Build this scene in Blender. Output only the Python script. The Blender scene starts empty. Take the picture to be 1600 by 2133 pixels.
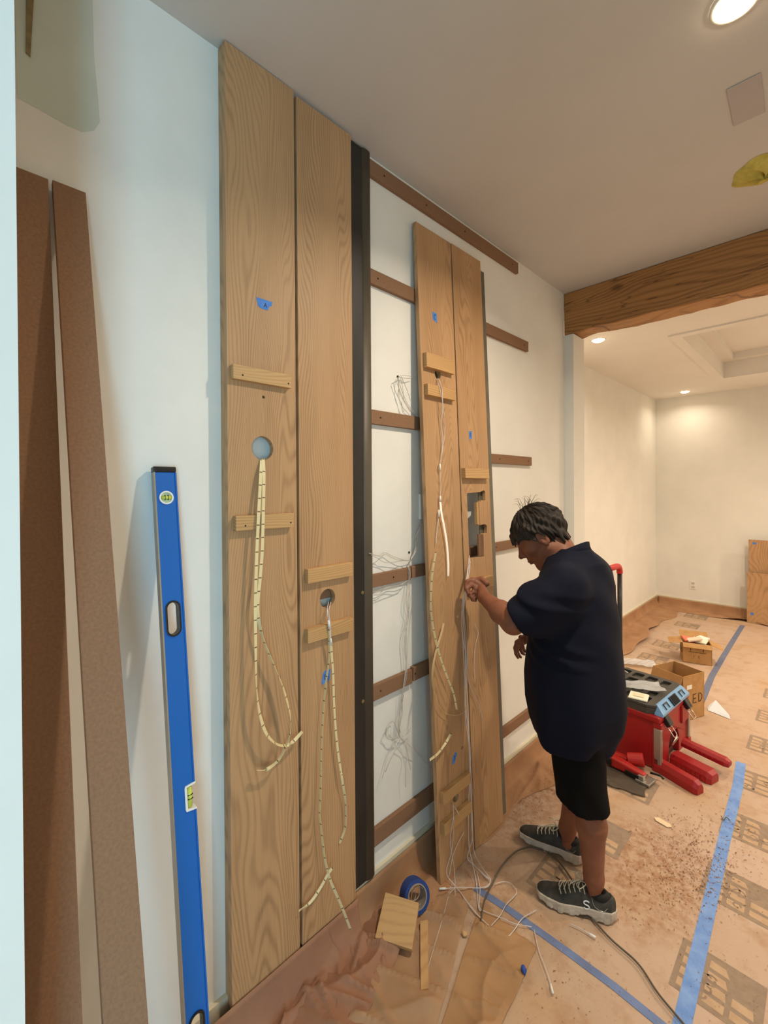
import bpy, bmesh, math, random
import numpy as np
from mathutils import Vector, Matrix, Euler
from mathutils.geometry import tessellate_polygon
random.seed(7); rng = np.random.RandomState(3)
scene = bpy.context.scene
col = scene.collection
PI = math.pi

# ------------------------------------------------------------------ camera
CAMP = dict(D=1.31896, h=1.70183, yaw=0.7948, pit=0.0052, rol=-0.0064, f=913.487, cx=803.23, cy=1019.85)
def _cam():
    y, p, r = CAMP['yaw'], CAMP['pit'], CAMP['rol']
    fw = np.array([-math.sin(y)*math.cos(p), math.cos(y)*math.cos(p), -math.sin(p)])
    rr = np.cross(fw, [0, 0, 1]); rr /= np.linalg.norm(rr); uu = np.cross(rr, fw)
    R = math.cos(r)*rr + math.sin(r)*uu; U = -math.sin(r)*rr + math.cos(r)*uu
    return np.array([CAMP['D'], 0, CAMP['h']]), R, U, fw
CC, CR, CU, CF = _cam()
cd = bpy.data.cameras.new('camera'); cam = bpy.data.objects.new('camera', cd); col.objects.link(cam)
M = Matrix.Identity(4)
for i in range(3):
    M[i][0] = CR[i]; M[i][1] = CU[i]; M[i][2] = -CF[i]; M[i][3] = CC[i]
cam.matrix_world = M
cd.sensor_fit = 'HORIZONTAL'; cd.sensor_width = 36; cd.lens = CAMP['f']/1600*36
cd.shift_x = (800-CAMP['cx'])/1600; cd.shift_y = (CAMP['cy']-1066.5)/1600
cd.clip_start = 0.02; cd.clip_end = 60
scene.camera = cam

# ------------------------------------------------------------------ light
scene.view_settings.view_transform = 'Standard'
scene.view_settings.look = 'None'
scene.view_settings.gamma = 1
scene.view_settings.exposure = 0.27
scene.view_settings.use_curve_mapping = False
world = bpy.data.worlds.new('world'); scene.world = world; world.use_nodes = True
bg = world.node_tree.nodes['Background']; bg.inputs[0].default_value = (.55, .75, 1, 1); bg.inputs[1].default_value = 0.3
def area(name, loc, rot, sx, sy, power, color, shape='RECTANGLE', spread=PI):
    l = bpy.data.lights.new(name, 'AREA'); l.shape = shape; l.size = sx; l.size_y = sy
    l.energy = power; l.color = color; l.spread = spread
    o = bpy.data.objects.new(name, l); o.location = loc; o.rotation_euler = rot; col.objects.link(o); return o
DAY = (.39, .755, 1.0); WARM = (1.0, .845, .66)
area('window_daylight', (4.06, -1.5, 1.3), (0, PI/2, 0), 1.9, 1.0, 84, DAY)
area('rear_window_daylight', (2.6, -2.70, 1.4), (PI/2, 0, 0), 1.7, 1.9, 6, (.62, .84, 1.0))
LAMP_W = 23.0

# ------------------------------------------------------------------ helpers
def ray(x, y): return CF + CR*(x-CAMP['cx'])/CAMP['f'] - CU*(y-CAMP['cy'])/CAMP['f']
def at(ax, v, x, y):
    d = ray(x, y); t = (v-CC[ax])/d[ax]; return Vector(CC+t*d)
LEAN = .0413
def atl(x, y, off=0.0):       # point on the leaning boards' front plane
    d = ray(x, y); t = (.149+off-CC[0]-LEAN*CC[2])/(d[0]+LEAN*d[2]); return Vector(CC+t*d)

def tag(o, label=None, cat=None, group=None, kind=None):
    if label: o['label'] = label
    if cat: o['category'] = cat
    if group: o['group'] = group
    if kind: o['kind'] = kind
    return o
def empty(name, loc=(0, 0, 0), rot=(0, 0, 0)):
    o = bpy.data.objects.new(name, None); o.location = loc; o.rotation_euler = rot
    o.empty_display_size = .05; col.objects.link(o); return o
def link(name, me, mats, parent=None, smooth=False, bevel=0, segs=2):
    o = bpy.data.objects.new(name, me); col.objects.link(o)
    if not isinstance(mats, (list, tuple)): mats = [mats]
    for m in mats: me.materials.append(m)
    if parent: o.parent = parent
    if smooth:
        me.polygons.foreach_set('use_smooth', [True]*len(me.polygons))
    if bevel:
        b = o.modifiers.new('bevel', 'BEVEL'); b.width = bevel; b.segments = segs; b.limit_method = 'ANGLE'; b.angle_limit = .6
    return o
class MB:
    def __init__(s): s.v = []; s.f = []; s.m = []; s.uv = {}
    def add(s, vs, fs, mi=0):
        n = len(s.v); s.v += [tuple(v) for v in vs]
        for f in fs: s.f.append(tuple(i+n for i in f)); s.m.append(mi)
    def box(s, lo, hi, mi=0, mat=None):
        x0, y0, z0 = lo; x1, y1, z1 = hi
        vs = [Vector(p) for p in [(x0,y0,z0),(x1,y0,z0),(x1,y1,z0),(x0,y1,z0),(x0,y0,z1),(x1,y0,z1),(x1,y1,z1),(x0,y1,z1)]]
        if mat is not None: vs = [mat @ v for v in vs]
        s.add(vs, [(0,3,2,1),(4,5,6,7),(0,1,5,4),(1,2,6,5),(2,3,7,6),(3,0,4,7)], mi)
    def tube(s, pts, r, n=8, mi=0, closed=False):
        pts = [Vector(p) for p in pts]; N = len(pts)
        rs = r if isinstance(r, (list, tuple)) else [r]*N
        t0 = (pts[1]-pts[0]).normalized(); a = t0.orthogonal().normalized(); vs = []; prev = t0
        for i, p in enumerate(pts):
            t = (pts[min(i+1, N-1)]-pts[max(i-1, 0)])
            t = t.normalized() if t.length > 1e-9 else prev
            a = (prev.rotation_difference(t)) @ a; a = (a - t*a.dot(t)).normalized(); b = t.cross(a); prev = t
            for k in range(n):
                c = 2*PI*k/n; vs.append(p+rs[i]*(math.cos(c)*a+math.sin(c)*b))
        fs = [(i*n+k, i*n+(k+1) % n, (i+1)*n+(k+1) % n, (i+1)*n+k) for i in range(N-1) for k in range(n)]
        fs += [tuple(range(n))[::-1], tuple((N-1)*n+k for k in range(n))]
        s.add(vs, fs, mi)
    def cyl(s, c, r, h, ax=2, n=24, mi=0, r2=None):
        c = Vector(c); d = Vector((0, 0, 0)); d[ax] = h
        s.tube([c, c+d], [r, r if r2 is None else r2], n, mi)
    def mesh(s, name):
        me = bpy.data.meshes.new(name); me.from_pydata(s.v, [], s.f); me.update()
        me.polygons.foreach_set('material_index', s.m)
        bm = bmesh.new(); bm.from_mesh(me); bmesh.ops.recalc_face_normals(bm, faces=bm.faces); bm.to_mesh(me); bm.free()
        return me
    def build(s, name, mats, parent=None, smooth=False, bevel=0, segs=2):
        return link(name, s.mesh(name), mats, parent, smooth, bevel, segs)
def slab(outline, holes, w0, w1, mi=0):
    """Board with holes: 2D outline (u=y, v=z), thickness along x from w0 to w1."""
    loops = [[Vector((p[0], p[1], 0)) for p in outline]] + [[Vector((p[0], p[1], 0)) for p in h] for h in holes]
    tris = tessellate_polygon(loops); flat = [p for l in loops for p in l]; n = len(flat)
    mb = MB()
    vs = [(w1, p[0], p[1]) for p in flat] + [(w0, p[0], p[1]) for p in flat]
    fs = [tuple(t) for t in tris] + [tuple(i+n for i in t[::-1]) for t in tris]
    k = 0
    for l in loops:
        m = len(l)
        fs += [(k+i, k+(i+1) % m, n+k+(i+1) % m, n+k+i) for i in range(m)]
        k += m
    mb.add(vs, fs, mi); return mb
def circ(cy, cz, r, n=36, rz=None): return [(cy+r*math.cos(2*PI*i/n), cz+(rz or r)*math.sin(2*PI*i/n)) for i in range(n)]
def rect(a, b, c, d): return [(a, c), (b, c), (b, d), (a, d)]
def spline(pts, n=8):
    pts = [Vector(p) for p in pts]; P = [2*pts[0]-pts[1]]+pts+[2*pts[-1]-pts[-2]]; out = []
    for i in range(1, len(P)-2):
        for j in range(n):
            t = j/n; a, b, c, d = P[i-1:i+3]
            out.append(.5*((2*b)+(c-a)*t+(2*a-5*b+4*c-d)*t*t+(3*b-a-3*c+d)*t**3))
    out.append(pts[-1]); return out
def ribbon(name, pts, width, mat, parent=None, wdir=(0, 1, 0), thick=.0012, n=8, twist=None):
    """LED tape: thin strip swept along a path, UV u = metres along it."""
    P = spline(pts, n); N = len(P); wdir = Vector(wdir)
    vs = []; L = [0]
    for i in range(1, N): L.append(L[-1]+(P[i]-P[i-1]).length)
    for i, p in enumerate(P):
        t = (P[min(i+1, N-1)]-P[max(i-1, 0)]).normalized()
        w = wdir.copy()
        if twist is not None:
            a = np.interp(i/(N-1), [q[0] for q in twist], [q[1] for q in twist])
            w = Matrix.Rotation(a, 3, t) @ w
        w = (w - t*w.dot(t)); w = w.normalized() if w.length > 1e-6 else t.orthogonal().normalized()
        nn = t.cross(w).normalized()
        for a, b in ((-1, -1), (1, -1), (1, 1), (-1, 1)): vs.append(p+w*a*width/2+nn*b*thick/2)
    fs = []; us = []
    for i in range(N-1):
        for k in range(4):
            fs.append((i*4+k, i*4+(k+1) % 4, i*4+4+(k+1) % 4, i*4+4+k)); us.append((L[i], L[i], L[i+1], L[i+1]))
    fs += [(0, 3, 2, 1), (N*4-4, N*4-3, N*4-2, N*4-1)]; us += [(0,)*4, (L[-1],)*4]
    me = bpy.data.meshes.new(name); me.from_pydata(vs, [], fs)
    uv = me.uv_layers.new(name='len'); vals = []
    for q in us:
        for a, b in zip(q, (0, 1, 1, 0)): vals += [a, b]
    uv.data.foreach_set('uv', vals); me.update()
    return link(name, me, mat, parent)
def wire(name, pts, r, mat, parent=None, n=6, sub=8):
    mb = MB(); mb.tube(spline(pts, sub), r, n); return mb.build(name, mat, parent, smooth=True)
def inst(root, loc=None, rot=None):
    c = root.copy(); col.objects.link(c)
    if loc is not None: c.location = loc
    if rot is not None: c.rotation_euler = rot
    for ch in root.children:
        d = ch.copy(); col.objects.link(d); d.parent = c
        for g in ch.children:
            e = g.copy(); col.objects.link(e); e.parent = d
    return c

# ------------------------------------------------------------------ materials
def lin(c):
    return tuple(((v/255)/12.92 if v/255 <= .04045 else ((v/255+.055)/1.055)**2.4) for v in c)+(1,)
def mat(name, c, rough=.6, metal=0, spec=.5, trans=0, ior=1.45, alpha=1):
    m = bpy.data.materials.new(name); m.use_nodes = True; b = m.node_tree.nodes['Principled BSDF']
    b.inputs['Base Color'].default_value = lin(c); b.inputs['Roughness'].default_value = rough
    b.inputs['Metallic'].default_value = metal; b.inputs['Specular IOR Level'].default_value = spec
    if trans: b.inputs['Transmission Weight'].default_value = trans; b.inputs['IOR'].default_value = ior
    if alpha < 1: b.inputs['Alpha'].default_value = alpha
    return m
class N:
    def __init__(s, m): s.t = m.node_tree; s.b = s.t.nodes['Principled BSDF']
    def n(s, ty, **k):
        o = s.t.nodes.new(ty)
        for a, v in k.items():
            if a.startswith('i_'): o.inputs[a[2:].replace('_', ' ')].default_value = v
            else: setattr(o, a, v)
        return o
    def l(s, a, b): s.t.links.new(a, b)
    def math(s, op, a, b=None, c=None):
        o = s.n('ShaderNodeMath', operation=op)
        for i, v in enumerate((a, b, c)):
            if v is None: continue
            if isinstance(v, (int, float)): o.inputs[i].default_value = v
            else: s.l(v, o.inputs[i])
        return o.outputs[0]
    def noise(s, vec, scale, detail=4, rough=.55, dist=0):
        o = s.n('ShaderNodeTexNoise'); o.inputs['Scale'].default_value = scale; o.inputs['Detail'].default_value = detail
        o.inputs['Roughness'].default_value = rough; o.inputs['Distortion'].default_value = dist; s.l(vec, o.inputs['Vector']); return o.outputs[0]
    def mapv(s, vec, sc):
        o = s.n('ShaderNodeMapping'); o.inputs['Scale'].default_value = sc; s.l(vec, o.inputs['Vector']); return o.outputs[0]
    def ramp(s, fac, stops):
        o = s.n('ShaderNodeValToRGB'); e = o.color_ramp.elements
        while len(e) < len(stops): e.new(.5)
        for q, (p, c) in zip(e, stops): q.position = p; q.color = c
        s.l(fac, o.inputs[0]); return o.outputs[0]
    def mix(s, fac, a, b, mode='MIX'):
        o = s.n('ShaderNodeMix', data_type='RGBA', blend_type=mode)
        for i, v in ((0, fac), (6, a), (7, b)):
            if isinstance(v, (int, float, tuple)): o.inputs[i].default_value = v
            else: s.l(v, o.inputs[i])
        return o.outputs[2]
    def bump(s, h, st, d=.002):
        o = s.n('ShaderNodeBump'); o.inputs['Strength'].default_value = st; o.inputs['Distance'].default_value = d
        s.l(h, o.inputs['Height']); s.l(o.outputs[0], s.b.inputs['Normal'])
def wood(name, light, dark, along='z', band=150, cath=.5, pore=.35, rough=.55, knots=False):
    m = mat(name, light, rough); q = N(m); tc = q.n('ShaderNodeTexCoord'); oi = q.n('ShaderNodeObjectInfo')
    add = q.n('ShaderNodeVectorMath', operation='ADD'); q.l(tc.outputs['Object'], add.inputs[0])
    sc = q.n('ShaderNodeVectorMath', operation='SCALE'); sc.inputs['Scale'].default_value = 7.0
    cmb = q.n('ShaderNodeCombineXYZ'); [q.l(oi.outputs['Random'], cmb.inputs[i]) for i in range(3)]
    q.l(cmb.outputs[0], sc.inputs[0]); q.l(sc.outputs[0], add.inputs[1]); v = add.outputs[0]
    sep = q.n('ShaderNodeSeparateXYZ'); q.l(v, sep.inputs[0])
    if along == 'z': a1 = (1.5, 5, .75); a2 = (60, 420, 7); a3 = (3, 9, 1.3); u = sep.outputs[1]
    elif along == 'y': a1 = (1.5, .75, 5); a2 = (60, 7, 420); a3 = (3, 1.3, 9); u = sep.outputs[2]
    else: a1 = (.75, 3, 3); a2 = (5, 260, 260); a3 = (1.2, 9, 9); u = sep.outputs[2]
    n1 = q.noise(q.mapv(v, a1), 1.0, 2, .45)
    n3 = q.noise(q.mapv(v, a3), 1.0, 3, .5)
    w = q.math('ADD', u, q.math('MULTIPLY', n1, cath))
    s1 = q.math('SINE', q.math('MULTIPLY', w, band*2.2))
    s1 = q.math('POWER', q.math('MULTIPLY_ADD', s1, .5, .5), 2.2)
    n2 = q.noise(q.mapv(v, a2), 1.0, 3, .6)
    f = q.math('MULTIPLY', s1, q.math('MULTIPLY_ADD', n3, .8, .05))
    f = q.math('ADD', f, q.math('MULTIPLY', q.math('SUBTRACT', n2, .45), pore*1.6))
    f = q.math('ADD', f, q.math('MULTIPLY', q.math('SUBTRACT', n3, .5), .75))
    c = q.ramp(f, [(0, lin(light)), (1, lin(dark))])
    if knots:
        vo = q.n('ShaderNodeTexVoronoi'); vo.inputs['Scale'].default_value = 1.0; q.l(q.mapv(v, (2.6, 5, 5)), vo.inputs['Vector'])
        kf = q.ramp(vo.outputs['Distance'], [(0, (1, 1, 1, 1)), (.07, (.7, .7, .7, 1)), (.13, (0, 0, 0, 1))])
        c = q.mix(q.math('MULTIPLY', kf, .8), c, lin((78, 44, 20)))
        ck = q.noise(q.mapv(v, (1.1, 1, 16)), 1.0, 2, .6, .8)
        cf = q.ramp(ck, [(.485, (0, 0, 0, 1)), (.497, (1, 1, 1, 1)), (.51, (0, 0, 0, 1))])
        c = q.mix(q.math('MULTIPLY', cf, .7), c, lin((70, 42, 20)))
    q.l(c, q.b.inputs['Base Color']); q.bump(n2, .15, .001); return m
def speckle(name, c1, c2, scale, rough=.8, contrast=(.35, .65), bump=0, sc=(1, 1, 1), metal=0, spec=.5):
    m = mat(name, c1, rough, metal, spec); q = N(m); tc = q.n('ShaderNodeTexCoord')
    n = q.noise(q.mapv(tc.outputs['Object'], sc), scale, 6, .6)
    q.l(q.ramp(n, [(contrast[0], lin(c1)), (contrast[1], lin(c2))]), q.b.inputs['Base Color'])
    if bump: q.bump(n, bump, .002)
    return m
M_wall = speckle('wall_paint', (238, 236, 228), (232, 230, 222), 3, .75, spec=.25)
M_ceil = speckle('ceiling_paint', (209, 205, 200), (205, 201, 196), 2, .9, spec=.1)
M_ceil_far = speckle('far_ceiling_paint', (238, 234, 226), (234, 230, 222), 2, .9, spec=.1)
M_base = mat('baseboard_paint', (222, 212, 186), .5)
M_oak = wood('oak_board', (190, 150, 107), (144, 108, 74), band=270, cath=.42, pore=.55)
M_oakh = wood('oak_block', (200, 160, 108), (166, 126, 80), 'y', band=260, cath=.3)
M_beam = wood('beam_timber', (178, 128, 74), (112, 74, 38), 'x', band=150, cath=.30, knots=True, rough=.6)
M_mdf = speckle('brown_fibreboard', (146, 112, 86), (134, 102, 78), 160, .85, bump=.1, spec=.2)
M_mdf_edge = speckle('fibreboard_edge', (176, 142, 110), (150, 116, 88), 90, .9)
M_steel = speckle('dark_steel', (78, 70, 58), (98, 89, 74), 9, .5, (.3, .7), metal=.1, sc=(1, 1, .35))
M_black = mat('black_plastic', (20, 20, 21), .35)
M_blackm = mat('matt_black', (24, 23, 22), .8)
M_blue = mat('blue_enamel', (0, 98, 184), .45)
M_white = mat('white_plastic', (235, 234, 228), .4)
M_vial = mat('vial_liquid', (205, 215, 90), .15)
M_tape = speckle('blue_tape', (66, 124, 206), (84, 142, 218), 40, .7)
M_tapef = speckle('blue_floor_tape', (98, 140, 208), (128, 164, 222), 14, .65)
M_ink = mat('ink', (18, 28, 70), .6)
M_wire = mat('white_wire', (214, 206, 202), .45)
M_wireg = mat('grey_wire', (196, 190, 182), .45)
M_cord = mat('grey_cord', (92, 84, 72), .55)
M_paper = speckle('brown_kraft_paper', (180, 138, 102), (160, 120, 88), 5, .75, bump=.1, spec=.25)
M_red = mat('red_plastic', (158, 22, 26), .42)
M_redb = mat('red_matt_plastic', (176, 34, 28), .5)
M_card = speckle('cardboard', (190, 148, 98), (176, 134, 86), 20, .85, spec=.2)
M_cardi = speckle('cardboard_inner', (160, 120, 76), (148, 110, 68), 20, .9, spec=.2)
M_print = mat('dark_print', (58, 44, 34), .8)
M_alu = mat('aluminium', (170, 166, 156), .35, .7)
M_chrome = mat('bright_wire', (225, 222, 216), .2, 1)
M_skin = speckle('skin', (142, 90, 66), (128, 78, 56), 12, .55, spec=.4)
M_hair = speckle('dark_brown_hair', (26, 18, 12), (46, 34, 23), 50, .7, (.35, .7))
M_shirt = speckle('navy_knit', (13, 18, 36), (11, 15, 30), 160, .85, spec=.2)
M_shorts = mat('black_shorts', (13, 12, 12), .9, spec=.15)
M_shoe = speckle('charcoal_shoe', (70, 68, 62), (46, 45, 42), 35, .7)
M_sole = speckle('grey_sole', (208, 199, 186), (182, 172, 158), 30, .8)
M_lace = mat('cream_lace', (205, 198, 176), .7)
M_clear = mat('clear_plastic', (235, 240, 245), .12, 0, .5, alpha=.35)
M_green = speckle('green_board', (212, 220, 208), (202, 210, 197), 3, .8)
def emis(name, c, s):
    m = mat(name, (255, 255, 255)); b = m.node_tree.nodes['Principled BSDF']
    b.inputs['Emission Color'].default_value = lin(c); b.inputs['Emission Strength'].default_value = s; return m
M_lamp = emis('lamp_lens', (255, 226, 180), 22)
def led_mat():
    m = mat('led_tape', (240, 226, 170), .5); q = N(m); uv = q.n('ShaderNodeUVMap'); uv.uv_map = 'len'
    sp = q.n('ShaderNodeSeparateXYZ'); q.l(uv.outputs[0], sp.inputs[0])
    fr = q.math('FRACT', q.math('MULTIPLY', sp.outputs[0], 24.0))
    f = q.math('LESS_THAN', fr, .09)
    edge = q.math('GREATER_THAN', q.math('ABSOLUTE', q.math('SUBTRACT', sp.outputs[1], .5)), .44)
    c = q.mix(f, lin((228, 212, 162)), lin((120, 98, 62)))
    c = q.mix(edge, c, lin((226, 214, 178)))
    q.l(c, q.b.inputs['Base Color']); return m
M_led = led_mat()
M_ledt = mat('led_tape_back', (206, 176, 128), .55)

# ------------------------------------------------------------------ room shell
H = 3.05; HF = 2.93
def S(name, lo, hi, m):
    mb = MB(); mb.box(lo, hi); return tag(mb.build(name, m), kind='structure')
S('wall_left', (-.20, .066, 0), (0, 3.06, H+.1), M_wall)
S('wall_corner', (-.20, -2.75, 0), (.50, .066, H+.1), M_wall)
S('trim_post', (-.60, 3.06, 0), (.065, 3.245, 2.757), M_wall)
S('wall_far_left', (-.66, 3.245, 0), (-.457, 7.30, HF+.3), M_wall)
S('wall_back', (-.66, 7.186, 0), (4.25, 7.35, HF+.3), M_wall)
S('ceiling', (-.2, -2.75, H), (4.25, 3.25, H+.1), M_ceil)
S('wall_above_opening', (-.66, 3.10, HF+.02), (4.25, 3.242, H+.1), M_wall)
# right wall with the daylight window, rear wall with a second one
def wall_hole(name, axis, pos, th, a0, a1, hole, m):
    h0, h1, z0, z1 = hole; mb = slab(rect(a0, a1, 0, H+.1), [rect(h0, h1, z0, z1)], pos, pos+th)
    if axis == 1: mb.v = [(v[1], v[0], v[2]) for v in mb.v]
    return tag(mb.build(name, m), kind='structure')
wall_hole('wall_right', 0, 4.10, .15, -2.75, 7.35, (-2.05, -.95, .4, 2.4), M_wall)
wall_hole('wall_rear', 1, -2.75, .15, .5, 4.25, (1.7, 3.5, .4, 2.4), M_wall)
S('added_daylight_blocker', (2.45, -.45, 0), (2.58, 3.05, H), M_wall)  # unseen wall, added to keep the window daylight off the worker
def window(name, axis, pos, a0, a1, z0, z1):
    t = empty(name); tag(t, kind='structure')
    mb = MB(); w = .05
    for (p, r_) in (((a0, z0), (a1, z0+w)), ((a0, z1-w), (a1, z1)), ((a0, z0), (a0+w, z1)), ((a1-w, z0), (a1, z1)), ((a0, (z0+z1)/2-.02), (a1, (z0+z1)/2+.02))):
        mb.box((pos, p[0], p[1]), (pos+.05, r_[0], r_[1]))
    if axis == 1: mb.v = [(v[1], v[0], v[2]) for v in mb.v]
    f = mb.build('window_frame', M_white, t)
    g = MB(); g.box((pos+.02, a0+w, z0+w), (pos+.026, a1-w, z1-w))
    if axis == 1: g.v = [(v[1], v[0], v[2]) for v in g.v]
    g.build('pane', mat(name+'_glass', (235, 245, 250), .02, 0, .5, alpha=.15), t)
window('window_1', 0, 4.15, -2.05, -.95, .4, 2.4)
window('window_2', 1, -2.68, 1.7, 3.5, .4, 2.4)
# far ceiling with a recessed tray
def far_ceiling():
    tx0, tx1, ty0, ty1 = .45, 2.7, 4.26, 6.26
    mb = slab(rect(3.24, 7.30, -.6, 4.2), [rect(ty0, ty1, tx0, tx1)], HF, HF+.02)
    mb.v = [(v[2], v[1], v[0]) for v in mb.v]
    def ring(a, z0, z1, b=None):
        x0, x1, y0, y1 = a; x2, x3, y2, y3 = b or a
        vs = [(x0, y0, z0), (x1, y0, z0), (x1, y1, z0), (x0, y1, z0), (x2, y2, z1), (x3, y2, z1), (x3, y3, z1), (x2, y3, z1)]
        mb.add(vs, [(i, (i+1) % 4, 4+(i+1) % 4, 4+i) for i in range(4)])
    A = (tx0, tx1, ty0, ty1); B = (tx0+.10, tx1-.10, ty0+.10, ty1-.10)
    ring(A, HF+.02, HF+.17); ring(A, HF+.17, HF+.17, B); ring(B, HF+.17, HF+.24)
    mb.add([(B[0], B[2], HF+.24), (B[1], B[2], HF+.24), (B[1], B[3], HF+.24), (B[0], B[3], HF+.24)], [(0, 1, 2, 3)])
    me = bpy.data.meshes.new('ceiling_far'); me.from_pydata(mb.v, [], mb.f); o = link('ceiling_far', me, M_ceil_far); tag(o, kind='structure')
    t = slab(rect(ty0-.075, ty1+.075, tx0-.075, tx1+.075), [rect(ty0+.004, ty1-.004, tx0+.004, tx1-.004)], HF-.012, HF-.0005)
    t.v = [(v[2], v[1], v[0]) for v in t.v]; tag(t.build('trim_tray', M_ceil_far), kind='structure')
far_ceiling()
S('floor', (-.7, -2.8, -.12), (4.3, 7.4, -.004), mat('subfloor', (150, 118, 84), .8))
S('baseboard_left', (0, .066, 0), (.014, 3.06, .14), M_base)
S('baseboard_far_left', (-.457, 3.245, 0), (-.443, 7.186, .14), M_base)
S('baseboard_back', (-.443, 7.172, 0), (4.1, 7.186, .14), M_base)

# timber beam
bt = empty('timber_beam', (0, 3.06, 2.757)); tag(bt, 'long rough-sawn timber beam with knots across the opening under the ceiling', 'beam')
def beam():
    n = 120; mb = MB(); x0, x1 = 0.0, 4.1; sec = [(0, 0), (0, .292), (.18, .292), (.18, 0)]
    for i in range(n+1):
        x = x0+(x1-x0)*i/n
        for k, (y, z) in enumerate(sec):
            j = .004*math.sin(x*9+k*2)+.0025*math.sin(x*31+k) + (.010*max(0, math.sin(x*3.1+1))**12 if k in (0, 3) else 0)
            mb.v.append((x, y+(j if k in (0,) else (-j if k == 3 else 0)), z+(abs(j) if k in (0, 3) else 0)))
    for i in range(n):
        for k in range(4):
            mb.f.append((i*4+k, i*4+(k+1) % 4, i*4+4+(k+1) % 4, i*4+4+k)); mb.m.append(0)
    mb.f += [(0, 1, 2, 3), (n*4, n*4+3, n*4+2, n*4+1)]; mb.m += [0, 0]
    mb.build('beam_body', M_beam, bt, bevel=.006)
beam()

# ------------------------------------------------------------------ recessed lamps
def downlight(x, y, z, label, power=None, seen=True):
    t = empty('recessed_light', (x, y, z)); tag(t, label, 'ceiling light', 'recessed ceiling lamps')
    a = MB(); n = 40
    prof = [(.060, -.001), (.060, -.005), (.050, -.007), (.044, -.002)]
    for i in range(n):
        for r, zz in prof: a.v.append((r*math.cos(2*PI*i/n), r*math.sin(2*PI*i/n), zz))
    for i in range(n):
        for k in range(3): a.f.append((i*4+k, ((i+1) % n)*4+k, ((i+1) % n)*4+k+1, i*4+k+1)); a.m.append(0)
    a.build('trim_ring', M_white, t, smooth=True)
    b = MB(); n = 32
    for j, (r, zz) in enumerate(((.045, -.003), (.043, -.010), (.034, -.016), (.017, -.019), (.001, -.020))):
        for i in range(n): b.v.append((r*math.cos(2*PI*i/n), r*math.sin(2*PI*i/n), zz))
    for j in range(4):
        for i in range(n): b.f.append((j*n+i, j*n+(i+1) % n, (j+1)*n+(i+1) % n, (j+1)*n+i)); b.m.append(0)
    b.build('lens', M_lamp, t, smooth=True)
    l = area('lamp_light', (x, y, z-.030), (0, 0, 0), .09, .09, power or LAMP_W, WARM, 'DISK', math.radians(150))
    return t
downlight(1.13, 1.565, H, 'round recessed lamp glowing in the near ceiling above the worker')
downlight(-.055, 3.86, HF, 'round recessed lamp in the far ceiling just behind the timber beam', 6)
downlight(-.03, 6.82, HF, 'round recessed lamp in the far ceiling near the back wall corner', 2.6)
for i, (x, y, z, p) in enumerate([(2.9, 3.86, HF, 32), (2.9, 6.2, HF, 34), (1.5, 5.0, HF+.22, 26)]):
    area('unseen_room_lamp', (x, y, z-.012), (0, 0, 0), .09, .09, p, WARM, 'DISK', math.radians(150))

# ceiling patch and yellow covered opening, wall patch, outlet
mb = MB(); mb.box((0, 0, 0), (.09, .21, .004)); o = mb.build('ceiling_patch', speckle('grey_filler', (184, 176, 174), (190, 182, 179), 8, .9), bevel=.002)
c = at(2, H, 1557, 208); o.location = (c.x-.045, c.y-.105, H-.0045); o.rotation_euler = (0, 0, .03); tag(o, 'grey rectangular filler patch on the near ceiling at the right', 'ceiling patch')
def yellow():
    mb = MB(); R0 = .11; n = 40; m = 7
    for j in range(m+1):
        for i in range(n):
            a = 2*PI*i/n; r = R0*j/m*(1+.06*math.sin(3*a)+.04*math.sin(7*a+1)); z = -.03*(1-(j/m)**2)*(1+.4*math.sin(5*a+j))
            mb.v.append((r*math.cos(a), r*math.sin(a), z))
    for j in range(m):
        for i in range(n): mb.f.append((j*n+i, j*n+(i+1) % n, (j+1)*n+(i+1) % n, (j+1)*n+i)); mb.m.append(0)
    o = mb.build('yellow_opening_cover', speckle('yellow_film', (206, 192, 96), (170, 160, 60), 20, .6), smooth=True)
    c = at(2, H, 1592, 352); o.location = (c.x, c.y, H-.001); tag(o, 'crumpled yellow film covering a round opening in the near ceiling', 'opening cover')
yellow()
o = slab([tuple(at(0, 0, *q))[1:] for q in [(36, 204), (70, 222), (102, 240), (140, 262), (172, 275), (196, 272), (208, 255), (205, 215), (196, 120), (192, -30), (30, -30)]], [], .0, .0012).build('bare_board_patch', M_green)
tag(o, 'pale green unpainted patch high on the left wall', 'wall patch')
o = slab([(.126, 2.72), (.134, 2.715), (.141, 2.85), (.150, 3.0), (.135, 3.0), (.128, 2.85)], [], .002, .005).build('torn_tape_strip', speckle('old_tape', (150, 132, 92), (120, 104, 70), 30, .8))
tag(o, 'torn brown strip of old tape hanging on the green wall patch', 'tape strip')
t = empty('wall_outlet', (-.015, 7.186, .34)); tag(t, 'white power outlet low on the back wall', 'outlet')
mb = MB(); mb.box((-.037, -.006, -.057), (.037, 0, .057)); mb.build('cover_plate', M_white, t, bevel=.003)
mb = MB()
for z in (-.024, .024): mb.box((-.017, -.009, z-.014), (.017, -.006, z+.014))
mb.build('receptacle', mat('outlet_face', (200, 190, 172), .5), t, bevel=.002)

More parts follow.
